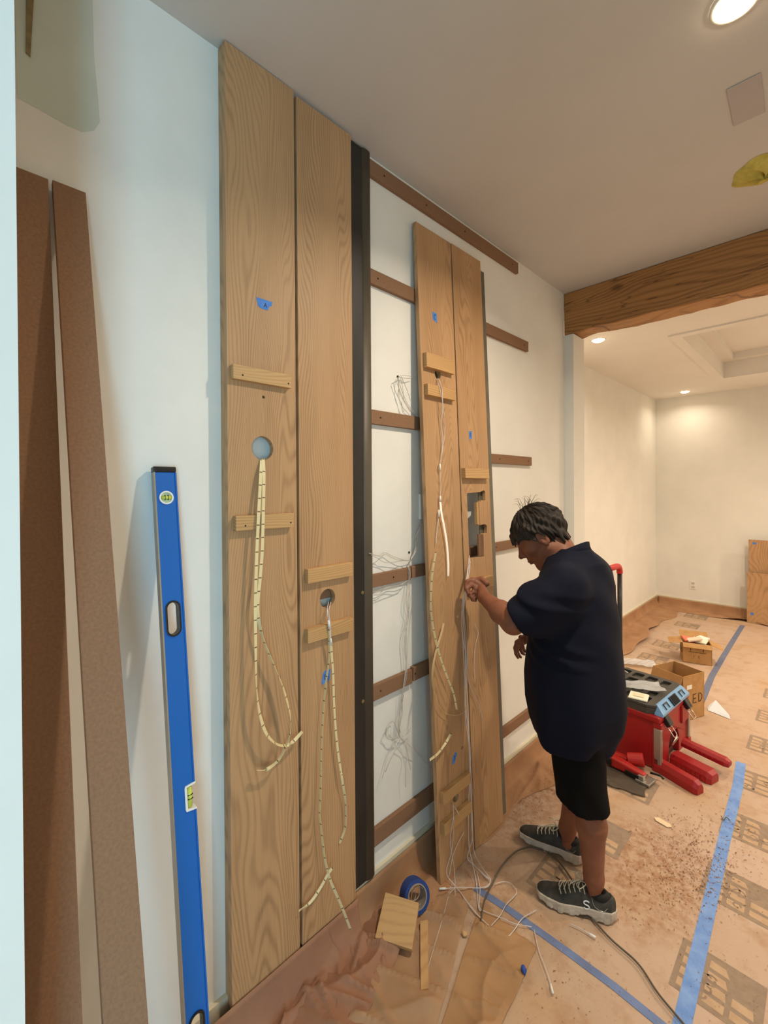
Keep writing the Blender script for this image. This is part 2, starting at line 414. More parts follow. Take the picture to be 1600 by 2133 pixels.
# ------------------------------------------------------------------ battens on the wall
def batten(y0, y1, z0, z1, label, screws=(), x1=.019):
    t = empty('wall_batten', (0, y0, z0)); tag(t, label, 'batten', 'brown battens screwed to the wall')
    mb = MB(); mb.box((.0005, 0, 0), (x1, y1-y0, z1-z0)); mb.build('strip', M_mdf, t, bevel=.002)
    for y in screws:
        s = MB(); s.cyl((x1-.001, y-y0, (z1-z0)/2), .0042, .0014, 0, 12); s.build('screw', M_blackm, t)
    return t
batten(.61, 2.389, 2.961, 3.024, 'long brown batten touching the ceiling, topmost on the wall', (1.28, 1.55, 1.85, 2.32))
batten(.61, 2.508, 2.525, 2.585, 'brown batten second from the top, running behind the leaning boards', (1.24, 2.46))
batten(.61, 1.56, 1.959, 2.017, 'brown batten left of the leaning boards at the height of their upper hole', (1.25,))
batten(1.98, 2.544, 1.83, 1.882, 'short brown batten right of the leaning boards, above the worker', (2.17, 2.50))
batten(.61, 1.43, 1.296, 1.348, 'brown batten left of the leaning boards with white wires draped over it', (1.32,))
batten(1.434, 1.60, 1.30, 1.352, 'stub of brown batten in the gap beside the leaning board at chest height', (), .021)
batten(1.66, 2.55, 1.342, 1.392, 'brown batten behind the head of the worker, seen through the cut-out', (2.13,))
batten(.61, 1.435, .835, .897, 'brown batten beside the dark upright at knee height of the worker', (1.24,))
batten(1.44, 1.60, .842, .904, 'stub of brown batten beside the leaning board above the wire knot', (1.452,), .021)
batten(.61, 1.60, .242, .312, 'lowest brown batten just above the baseboard left of the leaning boards', ())
batten(1.98, 2.56, .28, .338, 'low brown batten right of the leaning boards behind the worker', ())

# ------------------------------------------------------------------ oak panels fixed to the wall
def ink(name, strokes, loc, sz, parent, m=M_ink, w=.0016, face='x'):
    mb = MB()
    for st in strokes:
        pts = [Vector((0, u*sz, v*sz)) for u, v in st]
        mb.tube(pts, w, 4)
    mb.v = [((p[0]*.4), p[1], p[2]) for p in mb.v]
    o = mb.build(name, m, parent); o.location = loc; return o
GL = {'A': [[(-.35, -.5), (0, .5), (.35, -.5)], [(-.2, -.1), (.2, -.1)]],
      'B': [[(-.3, -.5), (-.3, .5), (.15, .45), (.2, .2), (-.3, .02), (.25, -.1), (.25, -.4), (-.3, -.5)]],
      'C': [[(.3, .35), (0, .5), (-.3, .2), (-.3, -.25), (0, -.5), (.3, -.35)]],
      'E': [[(.28, .5), (-.28, .5), (-.28, -.5), (.28, -.5)], [(-.28, 0), (.2, 0)]],
      'L': [[(-.25, .5), (-.25, -.5), (.28, -.5)]],
      'D': [[(-.28, -.5), (-.28, .5), (.05, .45), (.3, .15), (.3, -.15), (.05, -.45), (-.28, -.5)]],
      '7': [[(-.3, .5), (.3, .5), (-.1, -.5)]],
      'S': [[(.32, .38), (.1, .5), (-.2, .48), (-.32, .28), (-.2, .08), (.2, -.06), (.32, -.26), (.18, -.47), (-.12, -.5), (-.33, -.36)]]}
def tape_label(parent, outline, x, letter, sz=.02, name='tape_label'):
    cy = sum(p[0] for p in outline)/len(outline); cz = sum(p[1] for p in outline)/len(outline)
    mb = slab([(p[0], p[1]) for p in outline], [], x, x+.0004)
    o = mb.build(name, M_tape, parent); o['label'] = 'piece of blue painter\'s tape'
    if letter: ink('handwriting', GL[letter], (x+.0006, cy, cz), sz, o)
    return o
def block(parent, y0, y1, z0, z1, x0, th=.019, skew=0, screws=True, m=None):
    mb = MB(); mb.box((x0, y0, z0), (x0+th, y1, z1))
    if skew: mb.v = [(v[0], v[1], v[2]+skew*(v[1]-y0)) for v in mb.v]
    o = mb.build('spacer_block', m or M_oakh, parent, bevel=.0012)
    if screws:
        for y in (y0+.03, y1-.012):
            s = MB(); s.cyl((x0+th-.0006, y, (z0+z1)/2-.008), .0028, .001, 0, 10); s.build('nail_hole', M_blackm, o)
    return o
t = empty('oak_wall_board', (0, .586, .125)); tag(t, 'leftmost tall oak panel, with a round hole and two light strips hanging out', 'oak panel', 'oak panels fixed to the wall')
def sub(mb, d): mb.v = [(v[0]-d[0], v[1]-d[1], v[2]-d[2]) for v in mb.v]; return mb
def wallpanel(y0, y1, z0, z1, holes, t):
    o = slab(rect(y0, y1, z0, z1), holes, .024, .044).build('board', M_oak, t, bevel=.001)
    return o
t.location = (0, 0, 0)
wallpanel(.586, .828, .118, 3.046, [circ(.702, 1.829, .038), circ(.707, 1.993, .0048, 14)], t)
mb = MB(); mb.box((.0005, .586, .118), (.0238, .606, 3.046)); mb.build('edge_strip', M_oak, t)
block(t, .597, .799, 2.032, 2.076, .044); block(t, .602, .804, 1.572, 1.618, .044)
tape_label(t, [(.683, 2.306), (.741, 2.306), (.738, 2.292), (.731, 2.290), (.724, 2.274), (.700, 2.274), (.690, 2.279)], .0441, 'A', .014)
t = empty('oak_wall_board'); tag(t, 'tall oak panel beside the dark upright, its low hole between two blocks', 'oak panel', 'oak panels fixed to the wall')
wallpanel(.838, 1.079, .13, 3.034, [circ(.955, 1.303, .034)], t)
mb = MB(); mb.box((.0005, 1.06, .13), (.0238, 1.078, 3.034)); mb.build('edge_strip', M_oak, t)
block(t, .859, 1.059, 1.373, 1.422, .044, screws=False); block(t, .857, 1.057, 1.168, 1.217, .044, screws=False)
tape_label(t, [(.925, 1.000), (.945, 1.002), (.962, 1.008), (.966, 1.045), (.940, 1.046), (.932, 1.038)], .0441, 'B', .018)

# dark upright between the panels
t = empty('steel_upright'); tag(t, 'tall dark steel upright between oak panel and battens', 'steel strip')
mb = MB(); mb.box((.0195, 1.084, .14), (.0215, 1.165, 3.04)); mb.build('plate', speckle('black_steel', (26, 25, 23), (44, 42, 38), 9, .5, (.3, .7), sc=(1, 1, .35)), t)  # black plate on the left, brown-grey flange beside it
mb = MB(); mb.tube([(.0195, 1.174, .14), (.0195, 1.174, 3.04)], .023, 28); mb.v = [((v[0]-.0195)*.35+.0200, v[1], v[2]) for v in mb.v]; mb.build('rolled_flange', M_steel, t, smooth=True)
for y, z in ((1.141, 1.288), (1.139, .86)):
    s = MB(); s.cyl((.0215, y, z), .007, .003, 0, 14); s.cyl((.0235, y, z), .003, .004, 0, 8); s.build('screw', mat('brass_screw', (170, 150, 110), .35, .8), t)

# ------------------------------------------------------------------ leaning boards
LA = math.atan(LEAN)
def lean_root(name, label, cat, x=.149, a=LA, group=None):
    t = empty(name, (x, 0, .0045), (0, -a, 0)); tag(t, label, cat, group); return t
GB = 'oak boards leaning on the wall'
t = lean_root('oak_board', 'leaning oak board left of its twin, small hole between two blocks near the top', 'oak board', group=GB)
boardC = t
slab(rect(1.462, 1.713, 0, 2.875), [circ(1.577, 2.213, .0215), circ(1.59, .305, .020), circ(1.651, .50, .0075, 14)], -.02, 0).build('board', M_oak, t, bevel=.0012)
for z0, z1, sk in ((2.226, 2.29, 0), (2.102, 2.152, 0), (.338, .386, -.0), (.208, .258, 0)):
    block(t, 1.476, 1.676, z0, z1, 0, .022, screws=False)
tape_label(t, [(1.553, 2.497), (1.585, 2.495), (1.587, 2.452), (1.556, 2.460)], .0002, 'C', .022)
tape_label(t, [(1.572, .462), (1.588, .455), (1.610, .49), (1.603, .505), (1.576, .487)], .0002, '7', .018)
t = lean_root('oak_board', 'leaning oak board with the rectangular cut-out, where the worker is holding wires', 'oak board', group=GB)
cut = [(1.766, 1.354), (1.895, 1.346), (1.896, 1.459), (1.902, 1.464), (1.928, 1.463), (1.931, 1.50), (1.912, 1.509), (1.870, 1.506), (1.868, 1.620), (1.886, 1.624), (1.890, 1.63), (1.927, 1.628), (1.929, 1.672), (1.914, 1.680), (1.898, 1.676), (1.885, 1.672), (1.768, 1.667)]
slab(rect(1.722, 1.970, 0, 2.878), [cut], -.02, 0).build('board', M_oak, t, bevel=.0012)
o = slab([(1.866, 1.352), (1.893, 1.350), (1.895, 1.458), (1.868, 1.462)], [], -.02, -.011).build('rabbet_ledge', M_mdf, t)
o = slab([(1.852, 1.512), (1.870, 1.507), (1.870, 1.618), (1.852, 1.622)], [], -.02, -.004).build('rabbet_ledge', M_oakh, t)
block(t, 1.728, 1.934, 1.739, 1.788, 0, .024, screws=False); block(t, 1.730, 1.936, 1.197, 1.249, 0, .024, screws=False)
tape_label(t, [(1.803, 1.972), (1.829, 1.975), (1.828, 1.938), (1.806, 1.932)], .0002, 'E', .016)
t = lean_root('steel_strip', 'narrow dark steel strip leaning behind the right edge of the cut-out board', 'steel strip', x=.127)
mb = MB(); mb.box((-.006, 1.90, 0), (0, 2.036, 2.85)); mb.build('plate', speckle('grey_steel', (112, 106, 92), (96, 91, 80), 9, .5), t, bevel=.001)

# brown fibreboard strips leaning at the far left
def mdf(y0, y1, foot, top, slope, label):
    a = math.atan(slope); t = empty('fibreboard_strip', (foot, 0, .006), (0, -a, 0)); tag(t, label, 'board', 'brown fibreboard strips leaning at the left')
    L = top/math.cos(a)
    mb = MB(); mb.box((-.016, y0, 0), (0, y1, L)); mb.build('strip', M_mdf, t, bevel=.0015)
mdf(.080, .162, .459, 2.425, .177, 'brown fibreboard strip leaning tight against the white wall corner')
mdf(.170, .236, .672, 2.428, .2648, 'brown fibreboard strip leaning steeply, between its twin and the blue level')

# ------------------------------------------------------------------ blue box level
def level():
    a = math.atan(.143); foot = .282
    t = empty('spirit_level', (foot, 0, .006), (0, -a, 0)); tag(t, 'long blue box level standing on end, leaning on the white wall', 'spirit level')
    y0, y1, L, d = .384, .441, 1.775, .022
    vz = [at(1, .412, *q).z/math.cos(a) for q in ((347, 1041), (363, 1294), (405, 1702), (408, 2150))]
    yc = (y0+y1)/2
    def stadium(cy, cz, w, h, n=14):
        r = w/2; return [(cy+r*math.cos(x), cz+h/2-r+r*math.sin(x)) for x in [PI*i/n for i in range(n+1)]] + [(cy+r*math.cos(x), cz-h/2+r+r*math.sin(x)) for x in [PI+PI*i/n for i in range(n+1)]]
    notch = [(y1, vz[2]-.032), (y1-.0225, vz[2]-.030), (y1-.024, vz[2]+.030), (y1, vz[2]+.032)]
    out = [(y0, .012), (y1, .012)]+notch+[(y1, L-.016), (y0, L-.016)]
    # shallow web between two raised flanges
    slab(out, [circ(yc, vz[0], .0165), stadium(yc, vz[1], .030, .086), stadium(yc, vz[3], .030, .086)], -d+.002, -.002).build('body', M_blue, t, bevel=.0006)
    for ya, yb in ((y0, y0+.003), (y1-.003, y1)):
        mb = MB()
        if ya == y0: mb.box((-d, ya-.0008, .012), (0, yb, L-.016))
        else:
            mb.box((-d, ya, .012), (0, yb+.0008, vz[2]-.032)); mb.box((-d, ya, vz[2]+.032), (0, yb+.0008, L-.016))
        mb.build('flange', M_alu if ya == y0 else M_blue, t)
    for za, zb in ((0, .012), (L-.016, L)):
        mb = MB(); mb.box((-d-.001, y0-.001, za), (.001, y1+.001, zb)); e = mb.build('end_cap', M_black, t, bevel=.003)
        if za: s = MB(); s.box((-.016, yc-.012, zb-.0005), (-.006, yc+.012, zb+.0008)); s.build('hang_slot', M_alu, e)
    for z in (vz[1], vz[3]):
        o = slab(stadium(yc, z, .038, .094), [stadium(yc, z, .0285, .084)], -d-.001, .0015).build('grip_ring', M_black, t, bevel=.002)
    o = slab(circ(yc, vz[0], .0185), [circ(yc, vz[0], .0142)], -.018, .001).build('vial_ring', M_white, t, bevel=.001)
    mb = MB(); mb.cyl((-.012, yc, vz[0]), .0142, .008, 0, 28); o = mb.build('vial_window', mat('vial_window', (196, 212, 170), .15), t)
    mb = MB(); mb.tube([(-.003, yc-.012, vz[0]), (-.003, yc+.012, vz[0])], .0055, 12); v = mb.build('vial', M_vial, t, smooth=True)
    mb = MB()
    for s in (-.004, .004): mb.box((-.0035, yc+s-.0006, vz[0]-.007), (.0027, yc+s+.0006, vz[0]+.007))
    mb.build('vial_line', M_blackm, v)
    z = vz[2]; o = slab([(y1+.002, z-.034), (y1-.024, z-.031), (y1-.026, z-.026), (y1-.026, z+.026), (y1-.024, z+.031), (y1+.002, z+.034), (y1+.002, z+.029), (y1-.020, z+.026), (y1-.020, z-.026), (y1+.002, z-.029)], [], -d, .001).build('vial_ring', M_white, t, bevel=.001)
    mb = MB(); mb.tube([(-.008, y1-.012, z-.024), (-.008, y1-.012, z+.024)], .0062, 12); v = mb.build('vial', M_vial, t, smooth=True)
    mb = MB()
    for s in (-.005, .005): mb.box((-.015, y1-.019, z+s-.0007), (-.0012, y1-.005, z+s+.0007))
    mb.build('vial_line', M_blackm, v)
level()

# ------------------------------------------------------------------ light strips hanging from the holes
def c6(x, y): return (440+x/3.8083, 1080+y/3.8083)
def c7(x, y): return (440+x/3.4783, 1600+y/3.4783)
def q2(x, y): return (740+x/3.81, 940+y/3.81)
def q3(x, y): return (740+x/3.81, 1440+y/3.81)
def q8(x, y): return (1000+x/2.6667, 1640+y/2.6667)
def q4(x, y): return (840+x/5.333, 1740+y/5.333)
def wp(pts, xs):
    n = len(pts); return [at(0, np.interp(i/(n-1), np.linspace(0, 1, len(xs)), xs), *p) for i, p in enumerate(pts)]
LG = 'light strips hanging down the oak panels'
def strip(name, label, segs):
    t = empty(name); tag(t, label, 'light strip'); return t
t = strip('led_strip', 'cream light strip from the round hole, curling up across the panel gap', 0)
p = wp([(545, 957)]+[c6(*q) for q in [(392, -330), (375, 0), (365, 200), (356, 450), (350, 700), (352, 900), (355, 1200), (365, 1400), (390, 1570), (440, 1710), (520, 1790), (600, 1800), (660, 1760), (722, 1690)]], [.046, .070, .074, .076, .078, .08, .08, .075, .07])
ribbon('tape', p, .0105, M_led, t, twist=[(0, 0), (.42, .0), (.55, -.9), (.68, -.2), (.78, -1.2), (.85, -1.4), (.93, -.5), (1, -1.2)])
t = strip('led_strip', 'light strip from the round hole, swinging right then hooking left at its end', 0)
p = wp([(548, 955)]+[c6(*q) for q in [(418, -330), (412, 0), (405, 250), (390, 450), (372, 650), (375, 800), (420, 980), (490, 1150), (560, 1310), (610, 1480), (632, 1600), (620, 1720), (590, 1810), (530, 1920), (440, 1990), (360, 1998)]], [.046, .068, .070, .070, .07, .072, .075, .08, .08, .075, .07])
ribbon('tape', p, .0105, M_led, t, twist=[(0, 0), (.35, 0), (.42, 1.5), (.48, 1.3), (.6, 2.6), (.68, 2.3), (.76, 1.75), (1, 1.6)])
t = strip('led_strip', 'dashed light strip hanging from the low hole near the right panel edge', 0)
p = wp([c6(*q) for q in [(950, 965), (958, 1100), (968, 1250), (974, 1450), (986, 1650), (1006, 1850), (1036, 2050)]]+[c7(*q) for q in [(935, 0), (955, 120), (972, 230), (974, 330), (968, 440), (930, 545)]], [.066, .06, .06, .06, .06, .055, .05])
ribbon('tape', p, .0085, M_led, t, twist=[(0, .2), (.6, .1), (.72, .9), (.78, 1.45), (1, 1.5)])
t = strip('led_strip', 'edge-on light strip trailing from the low hole down to the floor paper', 0)
p = wp([c6(*q) for q in [(932, 880), (936, 1000), (934, 1120), (910, 1300), (890, 1500), (876, 1750), (872, 2000)]]+[c7(*q) for q in [(797, 0), (790, 200), (784, 330), (795, 420), (815, 600), (840, 730), (870, 830), (945, 1000), (1010, 1170)]], [.066, .06, .06, .06, .06, .06, .065, .075, .11])
ribbon('tape', p, .0085, M_led, t, twist=[(0, 1.4), (.6, 1.5), (.75, 1.2), (.85, .6), (1, .9)])
t = strip('led_strip', 'short curled end of light strip crossing the gap low between the two oak panels', 0)
p = wp([c7(*q) for q in [(880, 720), (845, 770), (790, 870), (720, 970), (635, 1035)]], [.075, .07, .065, .06, .055])
ribbon('tape', p, .0085, M_led, t, twist=[(0, 1.4), (.5, 1.0), (1, .9)])
t = strip('connector_wires', 'pair of white connector wires coming out of the low hole over the block', 0)
for k, off in enumerate((-2, 3)):
    wire('wire', wp([(686+off, 1254), (683+off*.6, 1275), (687+off*.4, 1300), (688+off*.3, 1325), (689+off, 1345)], [.03, .066, .067, .067, .066]), .0017, M_wire, t)
for pp, r_ in (([(684, 1292), (686.5, 1310)], .004), ([(689, 1330), (690, 1342)], .003)):
    mb = MB(); mb.tube(wp(pp, [.069, .068]), r_, 8); mb.build('connector', M_white, t, smooth=True)

# on the leaning boards
def L(pts, off=.01):
    out = []
    for p in pts:
        v = atl(*p[:2], off=p[2] if len(p) > 2 else off)
        if v.z < .012: v = at(2, .012, *p[:2])
        out.append(v)
    return out
t = empty('led_strip'); tag(t, 'white wires and glowing light strip hanging from the top hole of the left leaning board', 'light strip')
wire('wire', L([(912, 788, .0), (917, 797, .022), (921, 815, .026), (922, 850, .026), (919, 880, .014), (922, 920, .012), (918, 965, .012)]), .0019, M_wire, t)
wire('wire', L([(911, 789, .0), (913, 800, .02), (919, 820, .028), (924, 855, .02), (927, 890, .012), (923, 930, .012), (917, 967, .012)]), .0013, M_wire, t)
wire('wire', L([(917, 984), (918, 1010), (917, 1034)]), .0015, M_wire, t)
for pp in ([(916.5, 966), (917, 981)], [(917, 1033), (917.5, 1046)], [(914.5, 1062), (914, 1078)]):
    mb = MB(); mb.tube(L(pp, .012), .004, 8); mb.build('connector', M_white, t, smooth=True)
ribbon('tape', L([(917.5, 1046), (920, 1070), (925, 1095), (930, 1125), (932.5, 1150), (934, 1175), (934, 1200)], .014), .009, emis('lit_led_tape', (255, 206, 120), .22), t, twist=[(0, .3), (.7, .6), (1, 1.4)])
wire('wire', L([(914, 1078), (911, 1100), (909, 1120), (909, 1134)]), .0018, M_wire, t)
t = empty('led_strip'); tag(t, 'light strip crossing itself in a long loop low on the left leaning board', 'light strip')
ribbon('tape', L([q2(*q) for q in [(640, 800), (615, 950), (603, 1100), (600, 1250), (612, 1350), (640, 1500), (680, 1650), (730, 1790), (780, 1920), (806, 2050)]], .022), .0085, M_led, t, twist=[(0, 1.4), (.35, 1.4), (.5, .9), (.75, .5), (1, 1.3)])
ribbon('tape', L([q2(*q) for q in [(702, 1365), (685, 1440), (652, 1550), (622, 1680), (612, 1800), (625, 1900)]], .018), .0085, M_ledt, t, twist=[(0, .8), (.5, 1.2), (1, 1.5)])
wire('wire', L([q2(*q) for q in [(625, 1900), (660, 2010), (720, 2080), (800, 2095), (860, 2070), (885, 2020)]], .016), .0013, M_ledt, t)
ribbon('tape', L([q3(*q) for q in [(762, 335), (715, 415), (660, 490), (592, 546)]], .022), .0095, M_led, t, twist=[(0, 1.2), (.5, .3), (1, .1)])
t = empty('wire_bundle'); tag(t, 'bundle of white wires from the cut-out, held by the worker', 'wires')
BND = [
 [(978, 1158, -.005), (975, 1180, .02), (972, 1205, .05), (970, 1225, .062), (966, 1250, .05), (965, 1290, .02), (969, 1340, .012), (970, 1400, .012), (975, 1480, .012), (977, 1560, .012), (980, 1640, .012), (984, 1710, .012), (983, 1750, .012), (974, 1785, .012), (987, 1802), (1018, 1830)],
 [(977, 1157, -.005), (979, 1178, .02), (976, 1200, .05), (971, 1224, .064), (968, 1255, .05), (962, 1290, .02), (965, 1350, .012), (968, 1420, .012), (970, 1500, .012), (976, 1545, .012), (983, 1640, .012), (982, 1700, .012), (987, 1770, .012), (1000, 1800), (1022, 1832)],
 [(980, 1170, .01), (975, 1190, .03), (970, 1226, .06), (963, 1262, .04), (963, 1320, .012), (971, 1370, .012), (969, 1440, .012), (972, 1490, .012), (979, 1550, .012), (980, 1600, .012), (976, 1680, .012), (977, 1760, .012), (991, 1830), (997, 1890), (1005, 1896)],
 [(969, 1240, .05), (966, 1275, .02), (972, 1330, .012), (974, 1390, .014), (976, 1420, .014), (985, 1440, .014), (998, 1470, .014), (1005, 1500, .014)],
 [(990, 1300, .01), (996, 1320, .012), (990, 1345, .01), (988, 1380, .01), (989, 1420, .01)],
]
for i, b in enumerate(BND): wire('wire', L(b), .0019 if i < 3 else .0013, M_wire, t)
t = empty('loose_wires'); tag(t, 'white wires from the bottom hole of the left leaning board trailing onto the floor', 'wires')
for b in [[(770, 885, .0), (778, 915, .024), (780, 990, .026), (762, 1100, .022), (755, 1180, .01), (766, 1290, .01), (785, 1400, .01), (792, 1500), (790, 1560), (795, 1645)],
          [(775, 890, .0), (800, 935, .024), (820, 975, .028), (815, 985, .024)],
          [(783, 1000, .026), (780, 1150, .012), (760, 1290, .01), (725, 1440, .01), (790, 1540), (900, 1680), (980, 1780), (1060, 1860), (1150, 1925), (1210, 1945), (1265, 1890), (1330, 1800), (1440, 1735)],
          [(860, 1120, .01), (800, 1240, .01), (770, 1330, .01), (748, 1450, .01), (742, 1470, .01)]]:
    wire('wire', L([q3(q[0], q[1])+tuple(q[2:]) for q in b]), .0016, M_wire, t)
def floor_wire(label, pts, r=.0016, end=False, m=None, z=.012):
    t = empty('floor_wire'); tag(t, label, 'wire', 'loose wires on the floor')
    P = [at(2, z, *p) for p in pts]; wire('wire', P, r, m or M_wire, t)
    if end:
        d = (P[-1]-P[-2]).normalized(); mb = MB(); mb.tube([P[-1]-d*.004, P[-1]+d*.024], .0042, 8); mb.build('plug', M_white, t, smooth=True)
floor_wire('pale wire with a white plug, crossing just below the foot of the leaning boards', [q3(*q) for q in [(1078, 1488), (1062, 1530), (1000, 1560), (850, 1557), (712, 1565)]], end=True)
floor_wire('pale wire across the blue tape between board foot and near shoe', [q3(*q) for q in [(965, 1430), (990, 1560), (985, 1700), (1020, 1742), (1140, 1790), (1260, 1842), (1400, 1870)]])
floor_wire('short pale wire bridging the blue tape end beside the near shoe', [q3(*q) for q in [(1110, 1528), (1180, 1510), (1240, 1530), (1280, 1600), (1200, 1690), (1150, 1780), (1078, 1862)]])
floor_wire('thin tan wire running from the board foot past the wood offcuts', [q3(*q) for q in [(790, 1560), (742, 1625), (700, 1780), (650, 1950), (605, 2100), (560, 2260)]], .0012, m=M_wireg)
floor_wire('pale wire ending in a plug below the near shoe, left of the grey cord', [q8(*q) for q in [(300, 790), (325, 900), (362, 1000), (385, 1070), (393, 1100)]], end=True)
floor_wire('stub of wire with a white plug under the toe of the near shoe', [q8(*q) for q in [(500, 757), (560, 785), (605, 812)]], end=True)
floor_wire('long pale wire trailing straight across the paper under the wire tangle', [q4(*q) for q in [(560, 540), (640, 640), (720, 760), (860, 920), (950, 1000)]], .0013)
floor_wire('white wire curled round at the foot of the right leaning board', [q4(*q) for q in [(720, 235), (800, 340), (900, 450), (960, 500), (950, 560), (900, 590)]], .0015)
t = empty('power_cord'); tag(t, 'grey power cord snaking from the board foot under the shoes to the lower right', 'cord')
wire('cord', [at(2, .012, *q) for q in [(1000, 1935), (1008, 1880), (1028, 1835), (1050, 1798), (1078, 1772), (1112, 1765), (1150, 1780), (1190, 1830), (1225, 1900), (1252, 1934), (1280, 1963), (1330, 2008), (1372, 2070), (1430, 2140), (1500, 2230)]], .0035, M_cord, t, 8)

# wires stapled on the wall
WG = 'wire runs on the white wall'
def wallw(label, runs, r=.0013):
    t = empty('wall_wires'); tag(t, label, 'wires', WG)
    for k, b in enumerate(runs): wire('wire', [at(0, .012+.006*(k % 3)+.012*math.sin(i*1.3+k)**2, *p) for i, p in enumerate(b)], r, M_wireg, t)
    return t
def p1(x, y): return (740+x/3.95, 440+y/3.95)
t = wallw('tuft of thin white wires from a small wall hole left of the leaning boards', [[p1(*q) for q in b] for b in [
 [(350, 1365), (360, 1450), (352, 1520), (380, 1580), (400, 1650)], [(355, 1365), (375, 1450), (410, 1540), (440, 1600), (505, 1670)], [(355, 1360), (400, 1350), (465, 1358)], [(360, 1365), (420, 1375), (470, 1372)],
 [(380, 1360), (430, 1480), (455, 1560)], [(350, 1370), (370, 1500), (430, 1610), (455, 1650)], [(375, 1375), (395, 1480), (400, 1550), (450, 1630), (520, 1690)]]])
mb = MB(); mb.cyl((0, 1.372, 2.18), .006, .003, 0, 12); mb.build('wall_hole', M_blackm, t)
t = wallw('white wires running from behind the dark upright to a hole above the middle batten', [[q2(*q) for q in b] for b in [
 [(110, 800), (180, 830), (235, 805), (300, 835), (380, 860), (440, 868)], [(110, 815), (170, 845), (230, 880), (300, 880), (380, 868), (440, 872)], [(110, 808), (200, 835), (240, 820), (330, 860), (440, 866)],
 [(440, 868), (470, 790), (490, 720), (500, 640), (525, 590)], [(440, 860), (480, 780), (478, 700), (510, 610), (530, 580)], [(440, 865), (500, 760), (492, 700)]]])
mb = MB(); mb.cyl((0, 1.437, 1.412), .005, .003, 0, 12); mb.build('wall_hole', M_blackm, t)
wallw('grey wires looped under the middle batten beside the dark upright', [[q2(*q) for q in b] for b in [
 [(140, 1130), (200, 1100), (270, 1075), (340, 1065), (400, 1035)], [(140, 1115), (210, 1110), (260, 1080), (360, 1060), (410, 1030)], [(140, 1140), (190, 1135), (240, 1090), (330, 1080), (390, 1045)]]])
wallw('grey wires dropping down the wall past two battens to a knot', [[q2(*q) for q in b] for b in [
 [(432, 875), (420, 960), (432, 1010), (430, 1100), (420, 1200), (425, 1300), (405, 1450), (400, 1560), (410, 1760), (385, 1900), (370, 2050), (350, 2240)],
 [(430, 880), (436, 990), (415, 1060), (408, 1200), (420, 1320), (398, 1430), (390, 1560), (405, 1680), (400, 1780), (370, 1960), (365, 2100), (345, 2230)],
 [(436, 880), (425, 1040), (436, 1190), (418, 1290), (405, 1400), (410, 1600), (398, 1740), (380, 1880), (360, 2010), (352, 2220)]]], .0012)
wallw('knotted loop of grey wires low on the wall', [[q3(*q) for q in b] for b in [
 [(350, 350), (300, 385), (250, 370), (238, 320), (265, 260), (300, 238), (325, 300), (355, 365)], [(352, 355), (290, 375), (248, 350), (250, 300), (290, 245), (312, 250), (340, 320), (360, 370)],
 [(355, 370), (400, 340), (440, 292)], [(350, 372), (410, 335), (435, 320)], [(355, 370), (310, 390), (260, 500), (215, 690)], [(360, 375), (320, 460), (280, 540), (240, 640)], [(362, 372), (400, 420), (420, 520), (440, 620)],
 [(370, 372), (440, 440), (520, 520), (600, 605)], [(360, 370), (405, 470), (400, 600), (400, 760)], [(358, 330), (352, 260), (375, 180), (372, 60)], [(350, 340), (345, 240), (365, 120), (385, 30)]]], .0012)
mb = MB(); mb.box((.0, 1.504, 1.555), (.012, 1.522, 1.67)); o = mb.build('wall_bracket', M_white, bevel=.002); tag(o, 'small white vertical box on the wall beside the leaning boards', 'bracket')

# ------------------------------------------------------------------ floor coverings
def floor_mat():
    m = mat('ram_board', (196, 158, 122), .62, spec=.3); q = N(m); tc = q.n('ShaderNodeTexCoord'); v = tc.outputs['Object']
    big = q.noise(v, 1.3, 4, .6, .6); mid = q.noise(v, 9, 5, .65); fine = q.noise(v, 120, 2, .5)
    c = q.ramp(big, [(.30, lin((192, 157, 120))), (.46, lin((194, 166, 141))), (.68, lin((202, 176, 156)))])
    dirt = q.ramp(mid, [(.50, (0, 0, 0, 1)), (.72, (.55, .55, .55, 1))])
    c = q.mix(dirt, c, lin((166, 124, 90)))
    vo = q.n('ShaderNodeTexVoronoi'); vo.inputs['Scale'].default_value = 34; q.l(v, vo.inputs['Vector'])
    sp = q.ramp(vo.outputs['Distance'], [(0, (1, 1, 1, 1)), (.10, (.5, .5, .5, 1)), (.15, (0, 0, 0, 1))])
    gate = q.ramp(q.noise(v, 2.2, 3, .6), [(.52, (0, 0, 0, 1)), (.62, (1, 1, 1, 1))])
    c = q.mix(q.math('MULTIPLY', sp, gate), c, lin((104, 64, 36)))
    for (cx, cy, rx, ry, wt) in ((.74, 2.18, .30, .42, .85), (.16, 2.5, .22, .8, .9), (.30, 1.55, .30, .22, .5)):
        se = q.n('ShaderNodeSeparateXYZ'); q.l(v, se.inputs[0])
        dx = q.math('POWER', q.math('ABSOLUTE', q.math('DIVIDE', q.math('SUBTRACT', se.outputs[0], cx), rx)), 2.0); dy = q.math('POWER', q.math('ABSOLUTE', q.math('DIVIDE', q.math('SUBTRACT', se.outputs[1], cy), ry)), 2.0)
        g = q.math('SUBTRACT', 1.0, q.math('ADD', dx, dy)); g.node.use_clamp = True
        nn = q.ramp(q.noise(v, 26, 6, .75), [(.42, (0, 0, 0, 1)), (.62, (1, 1, 1, 1))])
        c = q.mix(q.math('MULTIPLY', q.math('MULTIPLY', g, nn), wt), c, lin((150, 98, 62)))
    c = q.mix(q.math('MULTIPLY', fine, .12), c, lin((120, 90, 60)))
    q.l(c, q.b.inputs['Base Color']); q.bump(mid, .25, .003); return m
fp = empty('floor_protection'); tag(fp, 'tan paper floor protection with grey printed rectangles covering the whole floor', 'floor protection')
